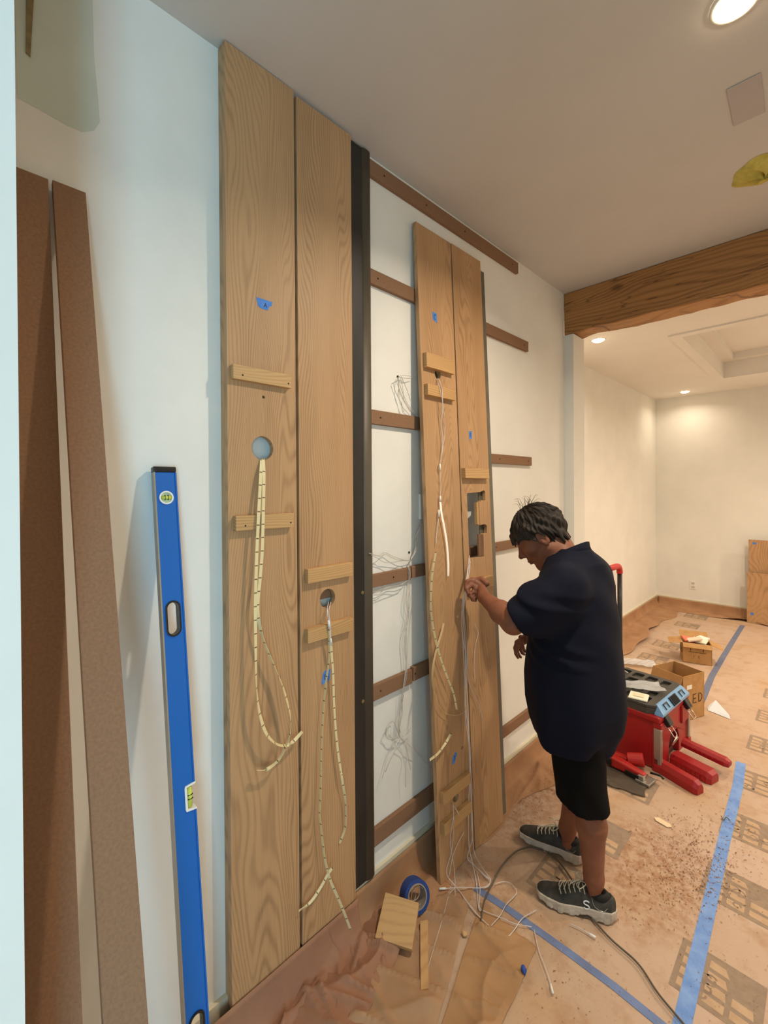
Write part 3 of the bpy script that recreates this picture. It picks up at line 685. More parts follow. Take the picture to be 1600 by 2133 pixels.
mb = MB(); mb.box((-.455, -2.7, -.004), (4.05, 7.18, 0)); mb.build('paper_board', floor_mat(), fp)
M_pd = speckle('print_grey', (142, 122, 104), (158, 136, 114), 30, .8); M_pl = speckle('print_light', (196, 166, 134), (182, 150, 118), 18, .8)
def printed(x0, y0, w=.24, d=.22):
    mb = MB()
    def quad(ps, z, mi): mb.add([(x0+a*w, y0+b*d, z) for a, b in ps], [tuple(range(len(ps)))], mi)
    quad([(0, 0), (1, 0), (1, 1), (0, 1)], .0006, 0)
    for i in range(4):
        for j in range(3):
            u0 = .06+j*.30-.0; v0 = .06+i*.215; sk = -.0
            if j*.33+i*.25 > 1.12: continue
            e = .035
            quad([(u0+e*.3, v0+e), (u0+.25, v0+e*.5), (u0+.25-.02*i, v0+.165), (u0+.01, v0+.175)], .0009, 1)
    R = random.Random(int(x0*100)+int(y0*100)*7)
    for k in range(7):
        u, v = R.uniform(.12, .7), R.uniform(.12, .7); r = R.uniform(.05, .1)
        n = 10; a0 = R.uniform(0, 6); arc = R.uniform(2.5, 5.5); pts = [(u+r*math.cos(a0+arc*i/n), v+r*math.sin(a0+arc*i/n)) for i in range(n+1)]
        for i in range(n):
            a, b = Vector(pts[i]), Vector(pts[i+1]); nn = Vector((-(b-a).y, (b-a).x)).normalized()*.014
            quad([a-nn, b-nn, b+nn, a+nn], .0012, 0)
    mb.build('printed_mark', [M_pd, M_pl], fp)
for y in (1.725, 2.205, 2.665, 3.14, 3.64, 4.12, 4.61, 5.1): printed(.925, y)
for y in (1.74, 2.135, 2.62): printed(.392, y)
for y in (4.78, 5.30, 6.235, 6.73): printed(-.04, y)
def polyslab(name, pts, z0, z1, m, label=None, cat=None, group=None, parent=None, wob=0):
    n = len(pts); mb = MB(); mb.add([(p[0], p[1], z0) for p in pts]+[(p[0], p[1], z1) for p in pts], [tuple(range(n))[::-1], tuple(range(n, 2*n))]+[(i, (i+1) % n, n+(i+1) % n, n+i) for i in range(n)])
    o = mb.build(name, m, parent)
    if label: tag(o, label, cat, group)
    return o
def tapeline(pts, w, label, m, z=.0014):
    P = [Vector((a, b, 0)) for a, b in pts]; Lf = []; Rt = []
    for i, p in enumerate(P):
        d = (P[min(i+1, len(P)-1)]-P[max(i-1, 0)]).normalized(); n = Vector((-d.y, d.x, 0))*w/2
        Lf.append(p+n); Rt.append(p-n)
    mb = MB(); n = len(P)
    for zz in (.0005, z):
        mb.v += [(*q[:2], zz) for q in Lf]+[(*q[:2], zz) for q in Rt]
    for i in range(n-1):
        mb.f += [(2*n+i, 2*n+i+1, 3*n+i+1, 3*n+i), (i, n+i, n+i+1, i+1), (i, i+1, 2*n+i+1, 2*n+i), (n+i, 3*n+i, 3*n+i+1, n+i+1)]; mb.m += [0]*4
    o = mb.build('floor_tape', m); tag(o, label, 'floor tape', 'tape lines on the floor'); return o
tapeline([(.925, 3.425), (.944, 3.13), (.955, 2.6), (.968, 2.2), (.984, 1.66), (1.0, 1.2)], .047, 'broad pale blue tape running down the right side of the floor', M_tapef)
tapeline([(.255, 1.560), (.40, 1.574), (.645, 1.583), (.80, 1.585), (1.02, 1.572)], .030, 'dusty blue-grey tape running from the board foot under the near shoe', speckle('grey_blue_tape', (98, 112, 146), (112, 132, 176), 8, .7), .0018)
tapeline([(.555, 6.80), (.558, 5.6), (.565, 4.8), (.59, 4.3), (.60, 3.95)], .046, 'dull blue tape in the far room beside the cardboard cartons', speckle('dull_tape', (112, 118, 140), (98, 108, 138), 10, .7))

def drape(name, label, pts0, pts1, top, reach, seed, amp=.012, side=1, axis=1, flap=None, n=170, m=22, mt=None):
    """Paper running up the baseboard and out over the floor. pts0->pts1 along the wall."""
    R = np.random.RandomState(seed); ph = R.uniform(0, 6, 12); V = []
    a = Vector(pts0); b = Vector(pts1); d = (b-a); Ln = d.length; d.normalize(); nr = Vector((d.y, -d.x, 0))*side
    for i in range(n+1):
        s = Ln*i/n
        for j in range(m+1):
            u = j/m
            if u < .3:
                q = u/.3; x = .004+.03*q**2.2; z = top*(1-q)**1.15+.010*q
            else:
                q = (u-.3)/.7; x = .034+(reach+.035*math.sin(s*4+ph[0])+.02*math.sin(s*11+ph[1])-.034)*q; z = .010*(1-q)**1.5+.0025
            w = min(1, max(0, (u-.12)/.3))*(1-.75*max(0, u-.85)/.15)
            fold = 0
            for k in range(5):
                an = R_ang[k]; t_ = s*math.cos(an)+x*2.2*math.sin(an)
                fold += (1-abs(math.sin(t_*FR[k]+ph[k+2])))**6*(.5+.5*math.sin(s*2.3+ph[k+5]))
            z += amp*w*fold*.55 + .002*w*math.sin(s*31+x*40)
            x += .006*w*math.sin(s*13+ph[4])
            if flap and u > .45:
                g = math.exp(-((s-flap[0])/flap[1])**2); z += flap[2]*g*((u-.45)/.55)**1.3
            p = a+d*s+nr*x; V.append((p.x, p.y, z))
    F = [(i*(m+1)+j, i*(m+1)+j+1, (i+1)*(m+1)+j+1, (i+1)*(m+1)+j) for i in range(n) for j in range(m)]
    me = bpy.data.meshes.new(name); me.from_pydata(V, [], F)
    o = link(name, me, mt or M_paper, smooth=True)
    s = o.modifiers.new('thickness', 'SOLIDIFY'); s.thickness = .0008
    tag(o, label, 'masking paper', 'brown paper along the walls'); return o
R_ang = [.7, 1.2, .35, 2.3, 1.0]; FR = [7, 11, 16, 5, 23]
M_rosin = speckle('rosin_paper', (162, 120, 94), (144, 104, 82), 3.5, .7, bump=.12, spec=.3)
drape('masking_paper', 'wrinkled reddish-brown paper running along the foot of the long white wall', (.046, .30, 0), (.046, 1.085, 0),   .135, .19, 3, .045, 1, mt=M_rosin)
drape('masking_paper', 'brown paper covering the baseboard between the dark upright and the worker', (.016, 1.08, 0), (.016, 3.05, 0), .125, .16, 5, .022, 1, mt=M_paper)
drape('masking_paper', 'brown paper along the far left wall with a curled-up outer edge', (-.441, 3.30, 0), (-.441, 7.16, 0), .125, .30, 9, .012, 1, flap=(2.2, .5, .05), n=120)
drape('masking_paper', 'brown paper along the foot of the back wall', (-.43, 7.170, 0), (1.9, 7.170, 0), .125, .22, 11, .014, 1, flap=(1.0, .2, .03), n=100)
# loose wrinkled sheets on the floor, lower left
def sheet(name, label, c4, z0, amp, seed, m, n=70, wob=.006):
    """c4: four floor corners, bilinear patch with creased surface and slightly torn outline."""
    R = np.random.RandomState(seed); ph = R.uniform(0, 6, 14); A = [Vector((p[0], p[1], 0)) for p in c4]; V = []
    for i in range(n+1):
        for j in range(n+1):
            u, v = i/n, j/n; uu = u+wob*2*math.sin(v*17+ph[0])*(u-.5)+wob*math.sin(v*41)*(u-.5); vv = v+wob*2*math.sin(u*13+ph[1])*(v-.5)
            p = (A[0]*(1-uu)+A[1]*uu)*(1-vv)+(A[3]*(1-uu)+A[2]*uu)*vv; x, y = p.x, p.y; f = 0
            for k in range(5):
                t_ = x*math.cos(R_ang[k]+1)+y*math.sin(R_ang[k]+1); f += (1-abs(math.sin(t_*FR[k]*1.1+ph[k+1]+.8*math.sin(y*6+ph[k+5]))))**6*(.4+.6*math.sin(x*9+y*5+ph[k+7])**2)
            ed = min(u, v, 1-u, 1-v); V.append((x, y, z0+amp*f*.55*min(1, .35+ed*6)))
    F = [(i*(n+1)+j, i*(n+1)+j+1, (i+1)*(n+1)+j+1, (i+1)*(n+1)+j) for i in range(n) for j in range(n)]
    me = bpy.data.meshes.new(name); me.from_pydata(V, [], F); o = link(name, me, m, smooth=True); s = o.modifiers.new('thickness', 'SOLIDIFY'); s.thickness = .0007; s.offset = 1
    tag(o, label, 'masking paper', 'loose brown paper sheets'); return o
W = lambda L_: [tuple(at(2, .004, *p)[:2]) for p in L_]
M_tanp = speckle('tan_paper', (178, 142, 108), (160, 124, 92), 4, .75, bump=.1)
sheet('loose_paper', 'creased reddish-brown paper sheet on the floor at the bottom left of the offcuts', W([(470, 2230), (798, 1872), (838, 1978), (690, 2260)]), .008, .040, 4, M_rosin)
sheet('loose_paper', 'creased tan paper sheet under the square offcut and the thin stick', W([(660, 2260), (835, 1885), (985, 1850), (880, 2260)]), .003, .034, 6, M_tanp)
sheet('loose_paper', 'ochre paper sheet below the wire tangle, under the blue tape ball', W([(880, 2260), (1000, 1880), (1118, 1975), (990, 2260)]), .0035, .024, 8, speckle('ochre_paper', (180, 140, 98), (160, 122, 84), 4, .75, bump=.1))

# sawdust and crumbs
def sawdust():
    mb = MB(); R = np.random.RandomState(21)
    def fl(x, y, s, mi, z=.0025):
        a = R.uniform(0, 6.3); dx, dy = math.cos(a), math.sin(a); l = s*R.uniform(.6, 1.8); w = s*R.uniform(.25, .6)
        ps = [(x-dx*l, y-dy*l, z), (x+dy*w, y-dx*w, z+w*.5), (x+dx*l, y+dy*l, z+w*R.uniform(.2, 1)), (x-dy*w, y+dx*w, z+w*.7), (x, y, z+w*1.1)]
        mb.add(ps, [(0, 1, 4), (1, 2, 4), (2, 3, 4), (3, 0, 4)], mi)
    for _ in range(1500):
        p = at(2, 0, R.normal(1440, 62), R.normal(1790, 62)); fl(p.x, p.y, R.uniform(.0015, .0048), int(R.choice([0, 0, 1, 2])))
    for _ in range(500):
        p = at(2, 0, R.uniform(1040, 1600), R.uniform(1700, 2133)); fl(p.x, p.y, R.uniform(.001, .003), int(R.randint(0, 3)))
    for _ in range(750):
        y = R.uniform(2.0, 3.0); x = .14+abs(R.normal(0, .09)); fl(x, y, R.uniform(.0015, .0045), int(R.randint(0, 3)), .012 if x < .2 else .003)
    for _ in range(260):
        p = at(2, 0, R.normal(960, 60), R.normal(1850, 50))
        if p.x > .16: fl(p.x, p.y, R.uniform(.001, .003), int(R.randint(0, 3)), .010)
    o = mb.build('sawdust', [mat('dust_a', (132, 88, 54), .9), mat('dust_b', (206, 168, 120), .9), mat('dust_c', (158, 112, 74), .9)])
    tag(o, 'scattered sawdust and wood shavings over the floor paper around the shoes', 'sawdust', kind='stuff')
sawdust()

# offcuts, tape roll
def plate4(name, c4, th, m, label, cat, group=None, bev=.0015):
    P = [Vector(p) for p in c4]; n = (P[1]-P[0]).cross(P[3]-P[0]).normalized()
    if n.z < 0: n = -n
    mb = MB(); mb.add([p-n*th for p in P]+P, [(3, 2, 1, 0), (4, 5, 6, 7)]+[(i, (i+1) % 4, 4+(i+1) % 4, 4+i) for i in range(4)])
    o = mb.build(name, m, bevel=bev); tag(o, label, cat, group); return o
c4 = [at(2, .098, 803, 1858), at(2, .098, 872, 1880), at(2, .040, 858, 1978), at(2, .040, 781, 1953)]
plate4('wood_offcut', c4, .022, M_oakh, 'square oak offcut propped against the blue tape roll', 'wood offcut', 'oak offcuts on the floor')
plate4('wood_offcut', [at(2, .020, *q) for q in [(875, 1918), (891, 1915), (893, 2058), (876, 2061)]], .016, M_oakh, 'thin pale oak stick on the floor pointing at the camera', 'wood offcut', 'oak offcuts on the floor')
t = empty('tape_roll'); tag(t, 'roll of blue tape standing on edge behind the square oak offcut', 'tape roll')
cR = at(2, .060, 864, 1864); t.location = cR; t.rotation_euler = (0, 0, 0)
ax = Vector((.86, -.28, .38)).normalized(); t.rotation_euler = ax.to_track_quat('X', 'Z').to_euler()
slab(circ(0, 0, .056, 48), [circ(0, 0, .043, 40)], -.024, .024).build('tape_winding', mat('tape_roll_blue', (22, 62, 132), .5), t, bevel=.002)
slab(circ(0, 0, .0428, 40), [circ(0, 0, .0385, 40)], -.0245, .0245).build('core', mat('roll_core', (150, 140, 130), .8), t)
for i in range(3): slab(circ(.012*i-.012, .008*math.sin(i*2), .022+.004*i, 26), [circ(.012*i-.012, .008*math.sin(i*2), .0208+.004*i, 26)], -.012+.006*i, -.008+.006*i).build('wire_coil', M_wireg, t)
mb = MB(); mb.box((-.026, -.055, -.0562), (.0235, -.0, -.0558))
def lump(name, loc, r, m, label, cat, seed=0, group=None, flat=1.0):
    me = bpy.data.meshes.new(name); bm = bmesh.new(); bmesh.ops.create_icosphere(bm, subdivisions=3, radius=r)
    R = random.Random(seed); k = [(Vector((R.uniform(-1, 1), R.uniform(-1, 1), R.uniform(-1, 1))).normalized(), R.uniform(.55, .95)) for _ in range(14)]
    for v in bm.verts:
        for d, h in k:
            e = v.co.dot(d)-r*h
            if e > 0: v.co -= d*e
        v.co.z *= flat
    bm.to_mesh(me); bm.free(); o = link(name, me, m); o.location = loc; tag(o, label, cat, group); return o
lump('tape_ball', at(2, .012, 1092, 2020), .013, mat('tape_ball_blue', (40, 84, 170), .6), 'small crumpled ball of blue tape on the floor below the wires', 'tape ball', 2)
lump('plaster_crumb', at(2, .010, 858, 2085), .011, M_white, 'small white crumb on the floor near the bottom edge', 'crumb', 5, flat=.6)
lump('wood_chip', at(2, .010, 967, 1944), .013, M_oakh, 'small wood chip on the paper right of the thin oak stick', 'wood chip', 7, flat=.5)
lump('wood_chip', at(2, .010, 1018, 2033), .012, M_mdf, 'small brown curled chip on the paper left of the blue tape ball', 'wood chip', 9, flat=.5)
o = polyslab('wood_shaving', [tuple(at(2, .002, *q)[:2]) for q in [(1363, 1704), (1372, 1704), (1396, 1718), (1400, 1724), (1390, 1724), (1366, 1710)]], .0025, .006, mat('pale_shaving', (232, 208, 172), .6), 'pale long shaving on the floor right of the knees of the worker', 'wood shaving')
t = wire('grass_blade', [at(2, .012, 1502, 1699), at(2, .006, 1508, 1708), at(2, .01, 1513, 1702), at(2, .004, 1521, 1709)], .0018, mat('dry_green', (88, 84, 42), .8)); tag(t, 'small green twig beside the blue tape line', 'twig')

# ------------------------------------------------------------------ rolling toolbox
def toolbox():
    t = empty('rolling_toolbox', (.396, 3.228, .001), (0, 0, -.098)); tag(t, 'red rolling toolbox with dark lid, latches and tall pull handle behind the worker', 'toolbox')
    fx = .228
    # body: side profile in x-z extruded over y
    prof = [(-.25, .0), (-.262, .05), (-.215, .16), (-.195, .30), (.196, .30), (.196, .02), (.19, 0)]
    n = len(prof); mb = MB(); yh = .235
    mb.add([(x, -yh, z) for x, z in prof]+[(x, yh, z) for x, z in prof], [tuple(range(n)), tuple(range(n, 2*n))[::-1]]+[(i, n+i, n+(i+1) % n, (i+1) % n) for i in range(n)])
    b = mb.build('body', M_red, t, bevel=.012, segs=3)
    arch = [(-.085, .0), (.085, .0), (.085, .105), (.055, .16), (-.055, .16), (-.085, .105)]
    out = [(-.250, 0), (-.085, 0), (-.085, .105), (-.055, .16), (.055, .16), (.085, .105), (.085, 0), (.250, 0), (.250, .075), (.242, .30), (-.242, .30), (-.250, .075)]
    f = slab(out, [], .190, fx).build('front_panel', M_red, t, bevel=.006, segs=3)
    mb = MB(); mb.box((.1965, -.084, .004), (.200, .084, .155)); mb.build('niche', mat('dark_red', (90, 14, 16), .6), t)
    mb = MB(); mb.tube(spline([(.205, -.035, .05), (.235, -.030, .11), (.240, 0, .125), (.235, .03, .11), (.205, .035, .05)], 6), .006, 8); mb.build('carry_handle', M_chrome, t, smooth=True)
    for ya, yb in ((-.242, -.112), (.112, .242)):
        mb = MB(); mb.box((fx-.004, ya, .17), (fx+.012, yb, .285)); mb.build('raised_pad', M_red, t, bevel=.008, segs=3)
    mb = MB(); mb.box((-.20, -.250, .285), (.236, .250, .325)); mb.build('rim', M_red, t, bevel=.012, segs=3)
    for s in (-1, 1):
        mb = MB(); mb.box((.200, s*.236-.014, .045), (.241, s*.236+.018 if s > 0 else s*.236+.014, .255)); mb.v = [(v[0], v[1]-s*.0, v[2]) for v in mb.v]
        mb.build('corner_strip', M_alu, t, bevel=.004)
        mb = MB(); mb.box((.195, s*.236-.02, 0), (.246, s*.236+.02, .045)); mb.build('corner_foot', M_red, t, bevel=.008)
        # latch
        l = MB(); Mx = Matrix.Translation((fx+.016, s*.165, .292)) @ Matrix.Rotation(-.6, 4, 'Y'); l.box((-.014, -.028, -.032), (.014, .028, .030), mat=Mx)
        la = l.build('latch', M_black, t, bevel=.005, segs=3)
        w = MB(); w.tube([(fx+.020, s*.165-.022, .27), (fx+.055, s*.165-.024, .225), (fx+.062, s*.165-.018, .212), (fx+.062, s*.165+.018, .212), (fx+.055, s*.165+.024, .225), (fx+.020, s*.165+.022, .27)], .0032, 8)
        w.build('wire_loop', M_chrome, la, smooth=True)
    # lid
    hs = []
    def rr(cx, cy, w, h, c=.008): return [(cx-w/2+c, cy-h/2), (cx+w/2-c, cy-h/2), (cx+w/2, cy-h/2+c), (cx+w/2, cy+h/2-c), (cx+w/2-c, cy+h/2), (cx-w/2+c, cy+h/2), (cx-w/2, cy+h/2-c), (cx-w/2, cy-h/2+c)]
    for cx in (-.13, -.045, .04, .125):
        for cy in (-.165, -.055, .055, .165): hs.append(rr(cx, cy, .062 if cx < .1 else .05, .080))
    mb = slab([(-.185, -.20), (-.15, -.245), (.16, -.245), (.205, -.215), (.205, .215), (.16, .245), (-.15, .245), (-.185, .20)], hs, .362, .378)
    mb.v = [(v[1], v[2], v[0]) for v in mb.v]
    M_lid = mat('dark_grey_lid', (62, 60, 56), .5)
    lid = mb.build('lid', M_lid, t, bevel=.003)
    mb = MB(); P = [(-.185, -.20), (-.15, -.245), (.16, -.245), (.205, -.215), (.205, .215), (.16, .245), (-.15, .245), (-.185, .20)]; n = len(P)
    mb.add([(x, y, .322) for x, y in P]+[(x*.995, y*.995, .361) for x, y in P], [tuple(range(n))[::-1], tuple(range(n, 2*n))]+[(i, (i+1) % n, n+(i+1) % n, n+i) for i in range(n)])
    mb.build('lid_base', M_lid, t, bevel=.003)
    # front lip: daylight sheen on dark plastic, painted in as light blue
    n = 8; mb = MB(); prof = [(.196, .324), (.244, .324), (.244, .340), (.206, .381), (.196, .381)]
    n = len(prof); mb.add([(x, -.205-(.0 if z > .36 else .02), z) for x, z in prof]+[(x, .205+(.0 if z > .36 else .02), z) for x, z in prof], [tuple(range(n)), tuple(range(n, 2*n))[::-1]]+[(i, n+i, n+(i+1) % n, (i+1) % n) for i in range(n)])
    lip = mb.build('front_lip', mat('lip_painted_sheen', (112, 164, 212), .3, spec=.8), t, bevel=.002)
    mb = MB(); Mx = Matrix.Translation((.228, 0, .358)) @ Matrix.Rotation(.84, 4, 'Y')
    mb.box((-.026, -.050, -.004), (.026, .050, .008), mat=Mx)
    for i in range(9): mb.box((-.024, -.038+i*.0085, .008), (.024, -.0345+i*.0085, .011), mat=Mx)
    mb.build('grip_block', M_black, lip, bevel=.001)
    for s in (-1, 1):
        mb = MB()
        for lo, hi in (((-.016, -.028, .0), (-.010, .028, .004)), ((-.016, -.028, .0), (.018, -.022, .004)), ((-.016, .022, .0), (.018, .028, .004))):
            mb.box(lo, hi, mat=Matrix.Translation((.228, s*.130, .362)) @ Matrix.Rotation(.84, 4, 'Y'))
        mb.build('hook_slot', M_black, lip)
    # pull handle
    mb = MB()
    for y in (-.13, .178):
        mb.tube([(-.172, y, .10), (-.172, y, 1.095)], .0165, 12)
    h = mb.build('handle_posts', M_black, t, smooth=True)
    mb = MB(); mb.tube(spline([(-.172, -.130, 1.07), (-.172, -.125, 1.10), (-.168, -.09, 1.125), (-.150, .012, 1.132), (-.168, .135, 1.125), (-.172, .172, 1.10), (-.172, .178, 1.07)], 6), .021, 12); mb.build('handle_grip', mat('red_grip', (196, 40, 38), .5), t, smooth=True)
    for s in (-1, 1):
        w = MB(); w.cyl((-.225, s*.215-(.0 if s > 0 else .03), .065), .065, .03, 1, 28); w.build('wheel', M_black, t, bevel=.006)
toolbox()
def crumple(name, w, h, loc, rot, m, label, cat, seed=1, amp=.02, n=26, group=None, bend=None):
    R = np.random.RandomState(seed); ds = [(R.uniform(-1, 1), R.uniform(-1, 1), R.uniform(15, 60), R.uniform(0, 6)) for _ in range(7)]; V = []
    for i in range(n+1):
        for j in range(n+1):
            x = w*(i/n-.5); y = h*(j/n-.5); z = 0
            for a, b, f, p in ds: z += abs(math.sin((a*x+b*y)*f+p))/7
            z *= amp
            if bend: x, z2 = x*(1+bend*y), z; z = z2
            V.append((x+.004*math.sin(y*50+seed), y+.004*math.sin(x*60), z))
    F = [(i*(n+1)+j, i*(n+1)+j+1, (i+1)*(n+1)+j+1, (i+1)*(n+1)+j) for i in range(n) for j in range(n)]
    me = bpy.data.meshes.new(name); me.from_pydata(V, [], F); o = link(name, me, m); o.location = loc; o.rotation_euler = rot
    s = o.modifiers.new('thickness', 'SOLIDIFY'); s.thickness = .0006
    tag(o, label, cat, group); return o
crumple('plastic_bag', .13, .30, (.425, 3.165, .384), (0, 0, -1.0), M_clear, 'clear plastic bag lying on the toolbox lid', 'plastic bag', 3, .03, bend=1.5)
mb = MB(); mb.box((-.052, -.052, 0), (.052, .052, .010)); sw = mb.build('switch_plate', mat('ivory_plastic', (240, 236, 214), .4), bevel=.004); tag(sw, 'ivory square wall switch lying on the toolbox lid in front of the plastic bag', 'wall switch')
sw.location = (.470, 3.040, .380); sw.rotation_euler = (0, 0, .15)
mb = MB(); mb.box((-.030, -.022, .010), (.030, .022, .014)); mb.build('rocker', mat('ivory_rocker', (228, 220, 186), .4), sw, bevel=.002)
t = empty('cable_loop'); tag(t, 'pale cable loop lying at the back of the toolbox lid', 'cable'); wire('cable', [(.20, 3.16, .386), (.215, 3.25, .40), (.24, 3.34, .405), (.28, 3.38, .39), (.31, 3.37, .384)], .004, M_wire, t)

def bar(cx, cy, z, l, w, h, yaw, label, tilt=0, ribs=True, m=None):
    t = empty('red_plastic_bar', (cx, cy, z), (0, tilt, yaw)); tag(t, label, 'plastic bar', 'red plastic bars in front of the toolbox')
    c = .018; mb = MB(); prof = [(-w/2, 0), (w/2, 0), (w/2, h*.6), (w/2-c, h), (-w/2+c, h), (-w/2, h*.6)]; n = len(prof)
    xs = [-l/2, l/2-.022, l/2]; sc = [1, 1, .72]
    for x, s in zip(xs, sc): mb.v += [(x, a*s, b*(.15*(1-s)+s)) for a, b in prof]
    for k in range(2):
        for i in range(n): mb.f.append((k*n+i, k*n+(i+1) % n, (k+1)*n+(i+1) % n, (k+1)*n+i)); mb.m.append(0)
    mb.f += [tuple(range(n))[::-1], tuple(range(2*n, 3*n))]; mb.m += [0, 0]
    mb.build('housing', m or M_red, t, bevel=.003)
    if ribs:
        mb = MB()
        for i in range(7): mb.box((-l/2+.03+i*.026, -w/2-.003, h*.12), (-l/2+.042+i*.026, -w/2+.001, h*.55))
        mb.build('side_ribs', m or M_red, t)
    return t
bar(.700, 2.955, .001, .235, .075, .066, -.36, 'red bar nearest the camera on the floor before the toolbox', ribs=False)
bar(.742, 3.115, .001, .225, .105, .062, -.30, 'thick red ribbed bar on the floor, carrying the thinner bar')
bar(.780, 3.235, .066, .245, .070, .040, -.16, 'thin red bar lying across the top of the thick ribbed bar', tilt=.06)
# red power tool
def tool():
    t = empty('cordless_tool', (.475, 2.835, .012), (0, 0, -.15)); tag(t, 'red cordless power tool lying on dark film beside the toolbox', 'power tool')
    mb = MB(); mb.box((-.11, -.055, .004), (.10, .005, .07)); mb.v = [(v[0], v[1]*(1 if v[0] < 0 else .65), v[2]*(1 if v[0] < 0 else .6)) for v in mb.v]; mb.build('housing', M_redb, t, bevel=.012, segs=3)
    mb = MB(); mb.tube([(-.02, .025, .055), (.055, .06, .07)], [.034, .038], 20); mb.build('motor', M_redb, t, bevel=.004)
    mb = MB(); mb.box((-.12, .02, .02), (-.02, .06, .055)); mb.build('handle', M_redb, t, bevel=.012, segs=3)
    mb = MB(); mb.box((-.118, -.061, .015), (-.075, -.054, .058)); mb.build('grip_pad', M_black, t, bevel=.004)
    mb = MB(); mb.box((.06, -.06, 0), (.135, .03, .012)); mb.box((.07, -.05, .012), (.10, -.01, .035)); mb.build('base_plate', M_alu, t, bevel=.002)
    mb = MB(); mb.tube([(.10, .035, .03), (.15, .055, .03), (.165, .050, .02)], .006, 8); mb.build('lever', M_black, t, smooth=True)
    mb = MB(); mb.box((.0, -.045, .002), (.075, -.052, .030)); mb.build('belt_clip', M_black, t, bevel=.002)
tool()
crumple('dark_film', .26, .22, (.455, 2.745, .004), (0, 0, .2), mat('grey_film', (96, 88, 78), .3, alpha=.75), 'dark grey plastic film under the red power tool', 'plastic film', 8, .010)

# ------------------------------------------------------------------ cartons
def carton(cx, cy, yaw, l, w, h, label, flaps, writing=None):
    """l along local y (front face looks along +x), w along x."""
    t = empty('cardboard_carton', (cx, cy, .001), (0, 0, yaw)); tag(t, label, 'cardboard box', 'cardboard cartons on the floor'); th = .004
    mb = MB(); mb.box((-w/2, -l/2, 0), (w/2, l/2, th))
    for lo, hi in (((w/2-th, -l/2, 0), (w/2, l/2, h)), ((-w/2, -l/2, 0), (-w/2+th, l/2, h)), ((-w/2, -l/2, 0), (w/2, -l/2+th, h)), ((-w/2, l/2-th, 0), (w/2, l/2, h))): mb.box(lo, hi)
    mb.build('box_body', M_card, t)
    for (sd, ang, ln) in flaps:
        mb = MB()
        if sd in '+x-x' and len(sd) == 2 and sd[1] == 'x':
            s = 1 if sd[0] == '+' else -1
            Mx = Matrix.Translation((s*w/2, 0, h)) @ Matrix.Rotation(s*ang, 4, 'Y'); mb.box((-.0015, -l/2, 0), (.0015, l/2, ln), mat=Mx)
        else:
            s = 1 if sd[0] == '+' else -1
            Mx = Matrix.Translation((0, s*l/2, h)) @ Matrix.Rotation(-s*ang, 4, 'X'); mb.box((-w/2, -.0015, 0), (w/2, .0015, ln), mat=Mx)
        mb.build('flap', M_card, t)
    return t
t = carton(.507, 3.865, -.385, .235, .225, .325, 'taller open cardboard carton behind the toolbox marked LED', [('-y', 2.75, .10)])
for k, ch in enumerate('LED'):
    ink('lettering', GL[ch], (.113, -.052+k*.062, .150), .062, t, M_print, .0042)
mb = MB(); mb.box((.1125, -.075, .225), (.1132, -.02, .255)); mb.build('white_sticker', M_white, t)
yw = math.atan2(-.949, .316)
t = carton(.306+.1095-.316*.09+.0, 5.035+.085, yw, .231, .185, .19, 'smaller cardboard carton with open flaps further back, full of packets', [('+y', 1.95, .10), ('-y', 1.75, .11), ('+x', 2.3, .05), ('-x', 1.0, .09)])
sm = MB()
for lo, hi in (((.093, -.055, .115), (.0936, -.050, .15)), ((.093, .045, .115), (.0936, .050, .15)), ((.093, -.07, .105), (.0936, .07, .109))): sm.box(lo, hi)
sm.build('printed_icons', M_print, t)
ink('lettering', [[(-.3, -.5), (-.3, .5), (.3, .5)]], (.0935, -.02, .065), .02, t, M_print, .0015); ink('lettering', [[(.25, .5), (-.2, .5), (-.2, -.5), (.25, -.5)]], (.0935, .015, .065), .02, t, M_print, .0015)
for k, ch in enumerate('LED'):
    o = ink('lettering', GL[ch], (0, 0, 0), .05, t, M_print, .0035); o.rotation_euler = (0, 0, -PI/2); o.location = (-.06+k*.05, -.1165, .10)
for k, (dx, dy, a, c, lb) in enumerate([(.0, -.05, .3, (226, 120, 96), 'salmon packet lying in the smaller carton'), (.02, .03, -.4, (236, 226, 200), 'cream packet with print in the smaller carton'), (-.03, .05, .9, (238, 234, 224), 'white packet at the back of the smaller carton'), (.03, -.015, .1, (240, 214, 190), 'pale packet between the salmon and cream ones')]):
    mb = MB(); mb.box((-.045, -.06, -.008), (.045, .06, .008)); o = mb.build('packet', mat('packet_%d' % k, c, .5), bevel=.003)
    base = Matrix.Translation(t.location) @ Matrix.Rotation(yw, 4, 'Z') @ Vector((dx, dy, .196+.006*k)); o.location = base; o.rotation_euler = (.15*k-.2, .25-.1*k, yw+a)
    tag(o, lb, 'packet', 'packets in the smaller carton')
mb = MB(); mb.add([(.66, 4.04, .003), (.80, 4.0, .003), (.79, 4.03, .02), (.69, 4.16, .05), (.66, 4.12, .02), (.65, 4.08, .004)], [(0, 1, 2), (0, 2, 3), (0, 3, 4), (0, 4, 5)]); o = mb.build('paper_leaflet', mat('pale_paper', (226, 232, 238), .6)); s = o.modifiers.new('th', 'SOLIDIFY'); s.thickness = .001
tag(o, 'folded pale leaflet on the floor right of the taller carton', 'leaflet')
crumple('plastic_scrap', .30, .16, (.02, 4.62, .006), (0, 0, .5), M_clear, 'scrap of clear plastic film on the floor before the far left wall', 'plastic film', 12, .03)

